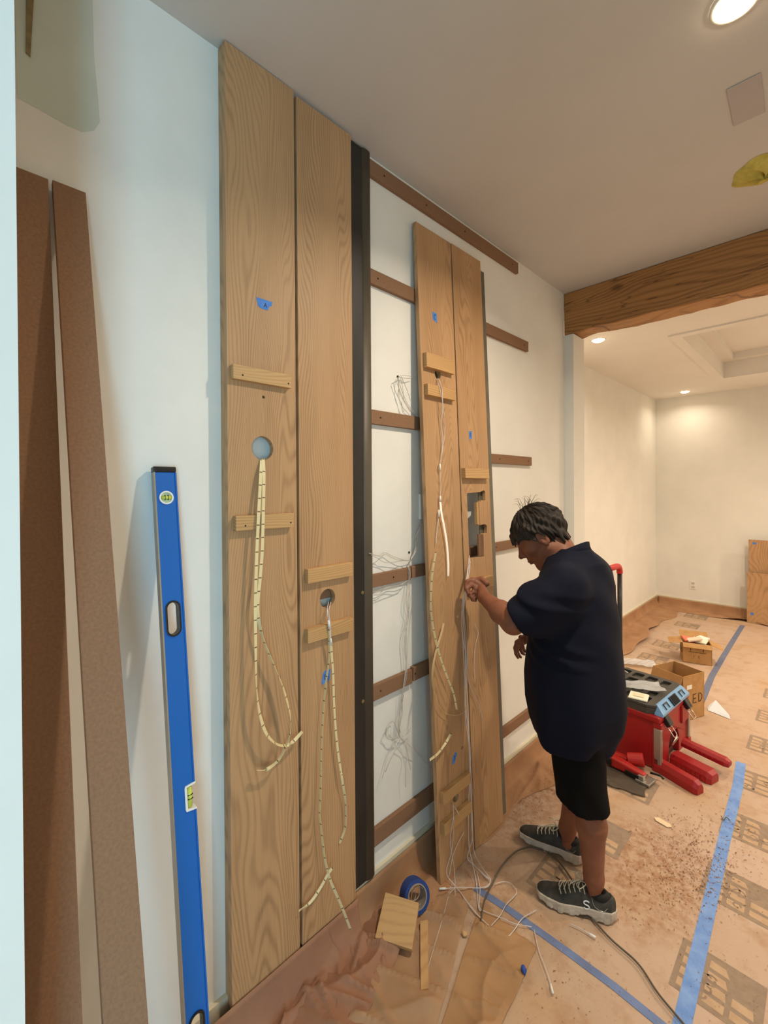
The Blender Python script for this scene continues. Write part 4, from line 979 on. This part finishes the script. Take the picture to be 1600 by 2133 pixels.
# leaning sheet stock at the back wall
t = empty('oak_sheet', (0, 7.10, 0)); tag(t, 'oak panel standing against the back wall at the right edge of the photo', 'oak panel', 'oak panels at the back wall')
mb = MB(); mb.box((.585, -.03, .10), (1.35, -.008, 1.02)); mb.build('board', M_oak, t, bevel=.001)
mb = MB(); mb.box((.625, -.0312, .965), (.66, -.0302, .99)); mb.build('tape_label', M_tape, t)
t = empty('oak_sheet', (0, 7.0, 0)); tag(t, 'shorter oak panel standing in front of the taller one at the back wall', 'oak panel', 'oak panels at the back wall')
mb = MB(); mb.box((.575, -.01, .002), (1.35, .012, .62)); mb.build('board', M_oak, t, bevel=.001)
mb = MB(); mb.box((.61, -.0112, .10), (.64, -.0102, .13)); mb.build('tape_label', M_tape, t)

# ------------------------------------------------------------------ the worker
class Field:
    def __init__(s, lo, hi, h):
        s.lo = np.array(lo, np.float32); s.h = h; s.n = np.ceil((np.array(hi)-s.lo)/h).astype(int)+1
        s.f = np.full(s.n, .05, np.float32)
    def win(s, c0, c1):
        a = np.clip(np.floor((np.minimum(c0, c1)-s.lo)/s.h).astype(int), 0, s.n); b = np.clip(np.ceil((np.maximum(c0, c1)-s.lo)/s.h).astype(int)+1, 0, s.n)
        sl = tuple(slice(i, j) for i, j in zip(a, b))
        g = [s.lo[k]+s.h*np.arange(a[k], b[k], dtype=np.float32) for k in range(3)]
        return sl, (g[0][:, None, None], g[1][None, :, None], g[2][None, None, :])
    def comb(s, sl, d, k, op):
        f = s.f[sl]
        if op == 'sub': d = -d; f2 = -f; r = s._smin(f2, -d, k) ; s.f[sl] = -s._smin(-f, -d, k)
        else: s.f[sl] = s._smin(f, d, k)
    @staticmethod
    def _smin(a, b, k):
        if k <= 0: return np.minimum(a, b)
        h = np.maximum(k-np.abs(a-b), 0)/k; return np.minimum(a, b)-h*h*k*.25
    def cone(s, a, b, r1, r2, k=.01, op='add'):
        a = np.array(a, np.float32); b = np.array(b, np.float32); m = max(r1, r2)+k+.052
        sl, (X, Y, Z) = s.win(np.minimum(a, b)-m, np.maximum(a, b)+m); ab = b-a; L2 = float(ab@ab)+1e-9
        t = np.clip(((X-a[0])*ab[0]+(Y-a[1])*ab[1]+(Z-a[2])*ab[2])/L2, 0, 1)
        d = np.sqrt((X-a[0]-t*ab[0])**2+(Y-a[1]-t*ab[1])**2+(Z-a[2]-t*ab[2])**2)-(r1+(r2-r1)*t)
        s.comb(sl, d, k, op)
    def chain(s, P, R, k=.01):
        for i in range(len(P)-1): s.cone(P[i], P[i+1], R[i], R[i+1], k)
    def ell(s, c, r, k=.01, op='add', M=None):
        """M: 3x3 whose rows are the ellipsoid's axes in field space."""
        c = np.array(c, np.float32); m = max(r)+k+.052; sl, (X, Y, Z) = s.win(c-m, c+m)
        M = np.eye(3) if M is None else M
        dx, dy, dz = X-c[0], Y-c[1], Z-c[2]
        q = [M[i][0]*dx+M[i][1]*dy+M[i][2]*dz for i in range(3)]
        k0 = np.sqrt(sum((q[i]/r[i])**2 for i in range(3))); k1 = np.sqrt(sum((q[i]/r[i]**2)**2 for i in range(3)))+1e-6
        s.comb(sl, k0*(k0-1)/k1, k, op)
    def cutplane(s, p, n):    # removes the side the normal points to
        sl, (X, Y, Z) = s.win(s.lo, s.lo+s.h*s.n); s.f = np.maximum(s.f, (X-p[0])*n[0]+(Y-p[1])*n[1]+(Z-p[2])*n[2])
    def grid(s): return s.win(s.lo, s.lo+s.h*s.n)[1]
def surfnet(F):
    f = F.f; ins = f < 0; nx, ny, nz = f.shape
    c = np.zeros((nx-1, ny-1, nz-1), np.uint8)
    for dx in (0, 1):
        for dy in (0, 1):
            for dz in (0, 1): c += ins[dx:nx-1+dx, dy:ny-1+dy, dz:nz-1+dz]
    act = np.argwhere((c > 0) & (c < 8)); idx = -np.ones((nx-1, ny-1, nz-1), np.int32); idx[tuple(act.T)] = np.arange(len(act))
    pos = np.zeros((len(act), 3)); cnt = np.zeros(len(act)); co = [(a, b, d) for a in (0, 1) for b in (0, 1) for d in (0, 1)]
    V = {q: f[act[:, 0]+q[0], act[:, 1]+q[1], act[:, 2]+q[2]] for q in co}
    for q in co:
        for ax in range(3):
            if q[ax]: continue
            r = list(q); r[ax] = 1; r = tuple(r); a, b = V[q], V[r]; m = (a < 0) != (b < 0)
            t = np.where(m, a/np.where(m, a-b, 1), 0)
            for k in range(3): pos[:, k] += np.where(m, q[k]+(t if k == ax else 0), 0)
            cnt += m
    pos = (pos/cnt[:, None]+act)*F.h+F.lo; faces = []
    for ax in range(3):
        a = [slice(1, -1)]*3; a[ax] = slice(0, -1); b = list(a); b[ax] = slice(1, None)
        A = ins[tuple(a)]; B = ins[tuple(b)]; e = np.argwhere(A != B); inv = A[tuple(e.T)]
        o = np.array([1, 1, 1]); o[ax] = 0; e = e+o
        u, v = (ax+1) % 3, (ax+2) % 3; q = []
        for du, dv in ((-1, -1), (0, -1), (0, 0), (-1, 0)):
            w = e.copy(); w[:, u] += du; w[:, v] += dv; q.append(idx[tuple(w.T)])
        q = np.stack(q, 1); q[~inv] = q[~inv][:, ::-1]; faces.append(q)
    return pos, np.concatenate(faces)
def relax(P, Fc, it=2, lam=.5):
    n = len(P)
    for _ in range(it):
        S_ = np.zeros_like(P); C_ = np.zeros(n)
        for a, b in ((0, 1), (1, 2), (2, 3), (3, 0)):
            np.add.at(S_, Fc[:, a], P[Fc[:, b]]); np.add.at(S_, Fc[:, b], P[Fc[:, a]]); np.add.at(C_, Fc[:, a], 1); np.add.at(C_, Fc[:, b], 1)
        P = P*(1-lam)+lam*S_/C_[:, None]
    return P
def to_obj(name, F, m, parent, it=1):
    P, Q = surfnet(F); P = relax(P, Q, it, .4)
    me = bpy.data.meshes.new(name); me.vertices.add(len(P)); me.vertices.foreach_set('co', P.astype(np.float32).ravel())
    me.loops.add(Q.size); me.loops.foreach_set('vertex_index', Q.astype(np.int32).ravel()); me.polygons.add(len(Q))
    me.polygons.foreach_set('loop_start', np.arange(0, Q.size, 4, dtype=np.int32)); me.update(calc_edges=True); me.validate()
    return link(name, me, m, parent, smooth=True)

# head frame
HO = np.array([.398, 1.865, 1.478]); pit = math.radians(36); hy = (-.90, -.436)
hf = np.array([hy[0]*math.cos(pit), hy[1]*math.cos(pit), -math.sin(pit)]); hu = np.array([hy[0]*math.sin(pit), hy[1]*math.sin(pit), math.cos(pit)]); hl = np.cross(hu, hf)
HM = np.stack([hf, hl, hu])
HS = 1.05
def hp(x, y, z): return HO+HS*(x*hf+y*hl+z*hu)
def PX(ax, v, x, y): return np.array(at(ax, v, x, y))

def build_head(B):
    e = lambda c, r, k=.012, op='add', M=HM: B.ell(hp(*c), [q*HS for q in r], k, op, M)
    c = lambda a, b, r1, r2, k=.01, op='add': B.cone(hp(*a), hp(*b), r1*HS, r2*HS, k, op)
    e((-.015, 0, .028), (.098, .077, .088), 0)
    e((.030, 0, -.02), (.062, .062, .075), .03)
    e((.028, 0, -.072), (.056, .050, .046), .03)
    c((.066, -.012, -.108), (.066, .012, -.108), .019, .019, .02)
    c((-.01, .056, -.055), (.055, .026, -.103), .018, .016, .03); c((-.01, -.056, -.055), (.055, -.026, -.103), .018, .016, .03)
    e((.060, .040, -.024), (.024, .022, .022), .02); e((.060, -.040, -.024), (.024, .022, .022), .02)
    c((.080, -.036, .026), (.080, .036, .026), .013, .013, .015)
    for s in (-1, 1):
        e((.094, s*.031, .004), (.014, .017, .011), .010, 'sub')
        e((.074, s*.031, .004), (.0135, .0135, .0125), .003)
        c((.083, s*.018, .012), (.081, s*.045, .011), .003, .003, .004)
    c((.084, 0, .014), (.108, 0, -.026), .0085, .0115, .012); e((.111, 0, -.031), (.013, .0135, .011), .006)
    for s in (-1, 1):
        e((.098, s*.012, -.036), (.011, .008, .008), .005); e((.103, s*.008, -.0445), (.004, .0035, .004), .002, 'sub')
    e((.087, 0, -.056), (.012, .024, .012), .01); e((.094, 0, -.0645), (.010, .022, .0055), .004); e((.091, 0, -.0755), (.010, .019, .0065), .004)
    c((.101, -.02, -.0698), (.101, .02, -.0698), .0018, .0018, .002, 'sub')
    for s in (-1, 1):
        Mx = np.stack([hf*.94-hu*.34, hl*.97+hf*.2*(-s)*0, hu*.94+hf*.34])
        e((-.012, s*.078, -.008), (.020, .009, .033), .004, 'add', Mx); e((-.009, s*.086, -.004), (.012, .006, .021), .004, 'sub', Mx)
        e((-.006, s*.080, -.012), (.005, .006, .007), .003); e((-.010, s*.079, -.033), (.008, .006, .009), .004)
    # neck
    B.cone(hp(-.045, 0, -.055), (.535, 1.868, 1.345), .058, .066, .03); B.cone(hp(.0, 0, -.09), (.49, 1.868, 1.33), .040, .055, .03)

def fingers(B, F_, k=.004):
    for P, R in F_: B.chain(P, R, k)
EL = np.array([.445, 1.550, 1.172]); WR = PX(0, .242, 1008, 1244)
def build_body():
    B = Field((.08, 1.44, -.0), (.84, 2.22, 1.66), .0036)
    # torso and legs (mostly under the clothes)
    B.ell((.555, 1.868, 1.0), (.135, .185, .38), .02); B.ell((.56, 1.868, 1.25), (.105, .19, .12), .05)
    for s, hipy, knee, ank in ((1, 1.78, (.612, 1.795, .475), (.652, 1.803, .105)), (-1, 1.955, (.515, 1.965, .475), (.470, 1.985, .105))):
        B.cone((.585, hipy, .86), knee, .088, .058, .03); kn = np.array(knee); an = np.array(ank)
        cf = kn*.68+an*.32+np.array([.020, 0, 0]); B.cone(kn, cf, .052, .057, .02); B.cone(cf, an+(0, 0, .03), .055, .035, .02)
        B.cone(an+(0, 0, .04), an+(0, 0, -.03), .034, .024, .02); B.cone(an+(0, 0, -.04), an+(-.06, -.018*s, -.058), .022, .018, .01)
    build_head(B)
    # left arm
    B.cone((.575, 1.70, 1.315), EL, .058, .046, .03)
    mid = EL*.62+WR*.38; B.cone(EL, mid, .043, .045, .02); B.cone(mid, WR, .043, .027, .02)
    # left hand: back of the hand towards the camera, pinching the wire bundle
    ix = [PX(0, .198, 1001, 1216), PX(0, .168, 984, 1207), PX(0, .160, 973, 1211), PX(0, .162, 970, 1222)]
    md = [PX(0, .204, 1002, 1225), PX(0, .176, 982, 1219), PX(0, .168, 972, 1227), PX(0, .180, 976, 1236)]
    rg = [PX(0, .208, 1004, 1233), PX(0, .184, 985, 1233), PX(0, .176, 977, 1240), PX(0, .190, 984, 1245)]
    pk = [PX(0, .213, 1007, 1241), PX(0, .194, 991, 1245), PX(0, .188, 984, 1249), PX(0, .200, 991, 1251)]
    th = [PX(0, .228, 1008, 1222)+(0, .022, .012), PX(0, .200, 996, 1210)+(0, .026, .006), PX(0, .176, 984, 1210)+(0, .020, 0), PX(0, .160, 972, 1216)+(0, .006, 0)]
    for a, r in ((ix, .0125), (md, .0130), (rg, .0125), (pk, .0115)): B.cone(WR, a[0], .021, r, .012)
    B.cone(WR, (ix[0]+md[0])/2+(0, .012, 0), .022, .017, .012)
    B.cone((ix[0]+md[0])/2+(0, .010, 0), (ix[1]+md[1])/2+(.012, .014, -.002), .017, .014, .008); B.cone((rg[0]+pk[0])/2+(0, .010, 0), (rg[1]+pk[1])/2+(.010, .014, 0), .016, .013, .008)
    B.cone((md[0]+rg[0])/2+(0, .012, 0), (md[1]+rg[1])/2+(.008, .012, 0), .016, .013, .008)
    fingers(B, [(ix, [.0105, .0095, .0088, .0075]), (md, [.0108, .0098, .009, .0078]), (rg, [.0102, .0093, .0085, .0074]), (pk, [.0092, .0082, .0076, .0066]), (th, [.0150, .0120, .0108, .0085])])
    # right arm hanging beyond the belly
    ER = np.array([.47, 2.10, 1.06]); W2 = np.array([.262, 2.035, .955])
    B.cone((.565, 2.035, 1.315), ER, .056, .044, .03); B.cone(ER, W2, .042, .027, .02)
    g = lambda x, y, yy: PX(1, yy, x, y)
    k0 = [g(1077, 1338, 2.00), g(1079, 1340, 2.018), g(1083, 1341, 2.036), g(1088, 1340, 2.052)]
    for a in k0: B.cone(W2, a, .021, .0118, .012)
    fingers(B, [([k0[0], g(1073, 1350, 1.995), g(1075, 1362, 1.995), g(1079, 1370, 2.0)], [.0105, .0092, .0084, .0072]),
                ([k0[1], g(1077, 1353, 2.015), g(1080, 1364, 2.02), g(1085, 1369, 2.024)], [.0105, .0092, .0084, .0072]),
                ([k0[2], g(1084, 1352, 2.036), g(1088, 1360, 2.04), g(1092, 1363, 2.044)], [.010, .009, .008, .007]),
                ([k0[3], g(1090, 1350, 2.055), g(1093, 1356, 2.058), g(1096, 1358, 2.06)], [.009, .008, .0075, .0065]),
                ([g(1086, 1328, 1.995), g(1086, 1340, 1.985), g(1090, 1350, 1.985)], [.014, .011, .009])])
    return B
pr = empty('person', (.58, 1.87, 0)); tag(pr, 'man in navy polo shirt and black shorts, head bowed, handling wires at the leaning boards', 'person')
def keep(o):   # geometry is in world space; parent without moving
    o.matrix_parent_inverse = pr.matrix_world.inverted() if False else Matrix.Translation(-pr.location); return o
body = keep(to_obj('body', build_body(), M_skin, pr, 1))

# polo shirt
def build_shirt():
    B = Field((.24, 1.42, .56), (.86, 2.30, 1.52), .005)
    X, Y, Z = B.grid(); z = Z[0, 0]
    zs = [.60, .66, .72, .80, .90, 1.0, 1.1, 1.2, 1.28, 1.34, 1.385, 1.42, 1.46]
    cx = [.560, .560, .560, .556, .550, .549, .553, .556, .557, .558, .566, .556, .545]
    a = [.140, .152, .178, .194, .194, .184, .170, .156, .142, .124, .103, .080, .055]
    b = [.195, .210, .218, .222, .222, .220, .216, .214, .210, .195, .150, .098, .060]
    C = np.interp(z, zs, cx)[None, None, :]; A = np.interp(z, zs, a)[None, None, :]; Bb = np.interp(z, zs, b)[None, None, :]
    u = (X-C)/A; v = (Y-1.868)/Bb; rr = np.sqrt(u*u+v*v)+1e-6
    ang = np.arctan2(v, u)
    d = (rr-1)*np.minimum(A, Bb)*.95
    # vertical fall folds and drag wrinkles
    fz = np.clip((1.15-Z)/.5, 0, 1); d = d+.006*fz*np.sin(ang*7+1.5*np.sin(Z*6))+.004*np.clip((Z-1.0)/.3, 0, 1)*np.sin(34*(Z+.35*X)+3*np.sin(ang*2))
    d = np.maximum(d, Z-1.44)
    B.f = np.minimum(B.f, d.astype(np.float32))
    B.chain([(.560, 1.78, 1.345), (.585, 1.70, 1.315)], [.060, .075], .05)
    B.chain([(.565, 1.95, 1.345), (.558, 2.03, 1.305), (.51, 2.07, 1.18)], [.060, .070, .064], .05)
    # sleeve as a field of its own: cut at the cuff, hollow round the forearm, then blended in
    S2 = Field((.24, 1.42, .56), (.86, 2.30, 1.52), .005)
    S2.chain([(.585, 1.70, 1.310), (.515, 1.620, 1.245), EL+(.012, .004, .012)], [.080, .078, .064], .04)
    S2.cone((.58, 1.69, 1.22), (.50, 1.625, 1.155), .06, .050, .05)
    pc = np.array(PX(1, 1.56, 1078, 1288)); n = np.array([-.80, -.25, -.55]); n /= np.linalg.norm(n)
    S2.f = np.maximum(S2.f, ((X-pc[0])*n[0]+(Y-pc[1])*n[1]+(Z-pc[2])*n[2]).astype(np.float32))
    S2.cone(pc+n*.03, pc-n*.030, .056, .050, .004, 'sub')
    B.f = B._smin(B.f, S2.f, .03)
    sl, (x, y, zz) = B.win((.24, 1.42, 1.0), (.80, 1.80, 1.45))
    B.f[sl] += (.0038*np.sin(60*(.75*x-.2*y+.9*zz)+2*np.sin(zz*30))*np.clip((1.76-y)/.1, 0, 1)).astype(np.float32)
    # hem: lower at the back, hollow underneath
    hemz = .668-.03*np.clip((X-.42)/.3, 0, 1)+.008*np.sin(ang*5); B.f = np.maximum(B.f, hemz-Z)
    q = np.maximum(d+.010, Z-.70); B.f = np.maximum(B.f, -q.astype(np.float32)).astype(np.float32)
    # side vent on the near side
    # neck opening
    B.cone((.48, 1.868, 1.50), (.535, 1.868, 1.36), .072, .060, .01, 'sub')
    return B
shirt = keep(to_obj('polo_shirt', build_shirt(), M_shirt, pr, 1))
def collar():
    # folded collar: band round the neck, standing at the back, points at the front
    mb = MB(); n = 40; m = 5
    for i in range(n+1):
        a = -PI*.93+2*PI*.93*i/n     # 0 = back
        cx, cy = .519+.067*math.cos(a), 1.868+.076*math.sin(a)
        back = .5+.5*math.cos(a); z0 = 1.362+.085*back
        for j, (o, dz) in enumerate(((.000, .010), (.004, .024), (.012, .024), (.026, .004-.016*(1-back)), (.034, -.016-.020*(1-back)))):
            mb.v.append((cx+o*math.cos(a)*1.0+(.012 if j < 3 else 0)*back, cy+o*math.sin(a), z0+dz))
    for i in range(n):
        for j in range(m-1): mb.f.append((i*m+j, i*m+j+1, (i+1)*m+j+1, (i+1)*m+j)); mb.m.append(0)
    o = mb.build('collar', M_shirt, shirt, smooth=True); s = o.modifiers.new('t', 'SOLIDIFY'); s.thickness = .003; return o
co = collar(); co.parent = shirt
# shorts
def build_shorts():
    B = Field((.36, 1.62, .34), (.84, 2.14, .95), .006)
    B.ell((.572, 1.868, .80), (.148, .172, .17), 0)
    B.cone((.585, 1.785, .76), (.612, 1.797, .40), .104, .097, .05); B.cone((.575, 1.952, .76), (.512, 1.965, .43), .104, .098, .05)
    X, Y, Z = B.grid(); B.f = B.f+(.0045*np.sin(X*52+Z*14)*np.cos(Y*30+Z*20)).astype(np.float32)
    B.f = np.maximum(B.f, (.448-.035*np.clip((X-.52)/.2, 0, 1)+.15*np.clip(Y-1.87, 0, 1)-Z).astype(np.float32)); B.f = np.maximum(B.f, Z-.90)
    B.cone((.613, 1.797, .38), (.613, 1.797, .46), .078, .078, .004, 'sub'); B.cone((.512, 1.965, .35), (.512, 1.965, .45), .078, .078, .004, 'sub')
    return B
shorts = keep(to_obj('shorts', build_shorts(), M_shorts, pr, 1))
# hair
def build_hair():
    lo = HO-.19; hi = HO+.19; B = Field(lo, hi, .003)
    X, Y, Z = B.grid(); d = [X-HO[0], Y-HO[1], Z-HO[2]]
    q = [(HM[i][0]*d[0]+HM[i][1]*d[1]+HM[i][2]*d[2])/HS for i in range(3)]
    x, y, z = q[0]+.018, q[1], q[2]-.030; r = (.112, .091, .104)
    k0 = np.sqrt((x/r[0])**2+(y/r[1])**2+(z/r[2])**2)+1e-6; k1 = np.sqrt((x/r[0]**2)**2+(y/r[1]**2)**2+(z/r[2]**2)**2)+1e-6
    f = k0*(k0-1)/k1
    az = np.arctan2(y, x); el = np.arctan2(z, np.sqrt(x*x+y*y))
    # locks: ridges running from the crown outwards
    f = f+.0032*np.sin(az*17+3*np.sin(el*3)+2*el)+.0024*np.sin(az*37+4*np.sin(el*4+az))+.003*np.sin(az*7+el*9)
    X_, Y_, Z_ = q
    line = np.interp(X_.ravel(), [-.15, -.055, -.040, -.030, -.012, .004, .012, .035, .060, .085, .12], [-.105, -.100, -.075, -.030, .022, .020, -.004, .014, .034, .044, .046]).reshape(X_.shape)
    line = line+.004*np.sin(X_*260+Y_*90)+np.where(X_ > .05, .006*np.sin(Y_*170), 0)
    f = np.maximum(f, line-Z_)
    B.f = f.astype(np.float32)
    for (a, b, r1, r2) in [((.085, .028, .055), (.101, .040, .020), .013, .003), ((.090, .012, .062), (.108, .020, .030), .013, .004), ((.088, -.012, .060), (.103, -.016, .030), .012, .003), ((.07, .052, .05), (.082, .060, .022), .010, .003), ((-.085, .04, -.03), (-.092, .045, -.068), .016, .006), ((-.09, .0, -.03), (-.098, .0, -.07), .016, .006), ((-.075, .06, -.02), (-.074, .064, -.068), .012, .005), ((-.09, -.03, -.02), (-.095, -.035, -.068), .015, .006)]:
        B.cone(hp(*a), hp(*b), r1*HS, r2*HS, .008)
    return B
hair = keep(to_obj('hair', build_hair(), M_hair, pr, 0))
mb = MB(); R = random.Random(4)
for i in range(16):
    a = hp(-.035+R.uniform(-.03, .045), R.uniform(-.03, .03), .128); d = Vector((R.uniform(-.035, .035), R.uniform(-.01, .01), R.uniform(.025, .05)))
    a = Vector(a); b = a+d; c = b+Vector((d.x*.8+R.uniform(-.01, .01), 0, R.uniform(-.004, .01))); P = spline([a, b, c], 5); mb.tube(P, [.0011*(1-.8*k/(len(P)-1)) for k in range(len(P))], 4)
for i in range(46):    # loose strands over the cap
    az = R.uniform(-PI, PI); P = []
    for k in range(7):
        el = 1.25-k*.17; rr_ = 1.035; P.append(Vector(hp(-.018+.112*rr_*math.cos(az+.05*k)*math.cos(el), .091*rr_*math.sin(az+.05*k)*math.cos(el), .030+.104*rr_*math.sin(el))))
    if all((Vector(p)-Vector(HO)).length > .05 for p in P): mb.tube(P, .0013, 4)
o = mb.build('loose_strands', M_hair, pr); keep(o)

# shoes
def shoe(H, D, near):
    H = Vector((H[0], H[1], .006)); D = Vector((D[0], D[1], 0)).normalized(); Lf = Vector((-D.y, D.x, 0))
    Mx = Matrix([[D.x, Lf.x, 0], [D.y, Lf.y, 0], [0, 0, 1]])
    Ls = .292; B = Field((-.03, -.075, -.012), (.33, .075, .15), .0028)
    X, Y, Z = B.grid(); x = X[:, 0, 0]
    w = np.interp(x, [-.02, 0, .015, .05, .10, .15, .20, .25, .28, .295, .32], [-.02, .016, .034, .040, .038, .043, .050, .046, .034, .006, -.04])[:, None, None]
    sgn = 1 if near else -1
    cy = np.interp(x, [0, .1, .2, .29], [0, .002, .004, -.004])[:, None, None]*sgn
    # sole
    zt = np.interp(x, [0, .1, .2, .3], [.040, .034, .026, .028])[:, None, None]; zb = np.interp(x, [-.02, .0, .03, .22, .30], [.012, .006, 0, 0, .014])[:, None, None]
    e = np.abs(Y-cy)-w
    ds = np.maximum(np.maximum(np.maximum(e, np.abs(X-.143)-.150), Z-zt-.010*np.clip(np.abs(Y-cy)/.05, 0, 1)**2), zb-Z)
    ds = ds+.0012*np.sign(np.sin(X*150))*((Z < .016) & (e > -.01)); 
    ds = np.maximum(ds, -(np.sqrt(((X-.105)/.028)**2+((Z-.0)/.012)**2)-1)*.012)
    sole = Field((-.03, -.075, -.012), (.33, .075, .15), .0028); sole.f = ds.astype(np.float32)
    # upper
    h = np.interp(x, [-.02, -.005, .0, .02, .05, .085, .105, .12, .15, .19, .23, .27, .29, .30], [.02, .05, .078, .092, .080, .078, .094, .104, .090, .070, .056, .046, .034, .02])[:, None, None]
    wu = (w-.003)*np.interp(x, [0, .05, .2, .3], [1.0, .98, .97, .95])[:, None, None]
    t = np.sqrt(np.abs((Y-cy)/np.maximum(wu, .004))**2.4+np.abs(np.maximum(Z-.012, 0)/np.maximum(h-.012, .004))**2.4+1e-9)**(1/1.2)
    du = (np.sqrt(t)-1)*.035; du = np.maximum(np.maximum(du, .014-Z), np.abs(Y-cy)-wu); du = np.maximum(du, np.abs(X-.143)-.146); B.f = du.astype(np.float32)
    B.ell((.058, 0, .112), (.050, .029, .052), .006, 'sub')
    for f_ in (B, sole): f_.f = f_.f.astype(np.float32)
    r = empty('shoe')
    r.parent = pr; r.location = H-pr.location; r.rotation_euler = Mx.to_euler()
    up = to_obj('upper', B, M_shoe, r, 1); so = to_obj('sole', sole, M_sole, r, 1)
    def surf(xx, yn):    # point on the upper, yn in -1..1
        hh = np.interp(xx, [.085, .105, .12, .15, .19, .23], [.078, .094, .104, .090, .070, .056]); ww = np.interp(xx, [.05, .10, .15, .20, .25], [.037, .035, .040, .047, .043])
        return Vector((xx, ww*yn+.002*sgn, .012+(hh-.012)*(1-abs(yn)**2.4)**(1/2.4)+.0035))
    mb = MB()
    for k in range(6):
        xx = .118+k*.0175
        for s in (-1, 1): mb.tube([surf(xx, .0), surf(xx-.003, s*.3), surf(xx-.006, s*.55), surf(xx-.009, s*.70)], .0021, 6)
        if k < 5: mb.tube(spline([surf(xx, -.45), surf(xx+.008, 0)+Vector((0, 0, .002)), surf(xx+.016, .45)], 4), .0021, 6)
    c = surf(.118, 0)+Vector((0, 0, .004))
    for s in (-1, 1):
        mb.tube(spline([c, c+Vector((-.012, s*.022, .010)), c+Vector((.010, s*.040, .000)), c+Vector((.022, s*.022, .002)), c], 5), .0018, 6)
        mb.tube(spline([c, c+Vector((.02, s*.018, .012)), c+Vector((.045, s*.032, .002))], 5), .0018, 6)
    mb.build('laces', M_lace, r, smooth=True)
    mb = MB(); mb.ell = None
    mb2 = Field((.0, -.05, .04), (.13, .05, .14), .003); mb2.ell((.105, 0, .098), (.010, .022, .026), 0); to_obj('tongue', mb2, M_blackm, r, 1)
    s2 = Field((.0, -.06, .03), (.13, .06, .14), .003); s2.ell((.058, 0, .078), (.042, .030, .022), 0); s2.ell((.058, 0, .12), (.030, .022, .045), .004, 'sub'); to_obj('sock', s2, M_blackm, r, 1)
    # piping and emblem on the outer side
    sd = 1 if near else 1
    mb = MB()
    def side(xx, zz, out=.002):
        ww = float(np.interp(xx, [0, .015, .05, .10, .15, .20, .25], [.015, .031, .037, .035, .040, .047, .043])); hh = float(np.interp(xx, [0, .02, .05, .085, .12, .15, .19, .23], [.078, .092, .080, .078, .104, .090, .070, .056]))
        q_ = max(0, 1-max(0, (zz-.012)/(hh-.012))**2.4)**(1/2.4); return Vector((xx, sd*(ww*q_+out)+.002*sgn, zz))
    mb.tube(spline([side(.085, .072), side(.075, .052), side(.045, .045), side(.030, .058)], 5), .0012, 5); mb.build('piping', M_alu, r, smooth=True)
    if near:
        mb = MB(); P = []
        for u, v in GL['S'][0]: P.append(side(.104-u*.030, .050+v*.026, .0028))
        mb.tube(spline(P, 4), .0026, 6); mb.build('emblem', mat('emblem_white', (226, 232, 236), .5), r, smooth=True)
    return r
shoe((.722, 1.832), (-.918, -.396), True)
shoe((.535, 2.008), (-.985, -.17), False)
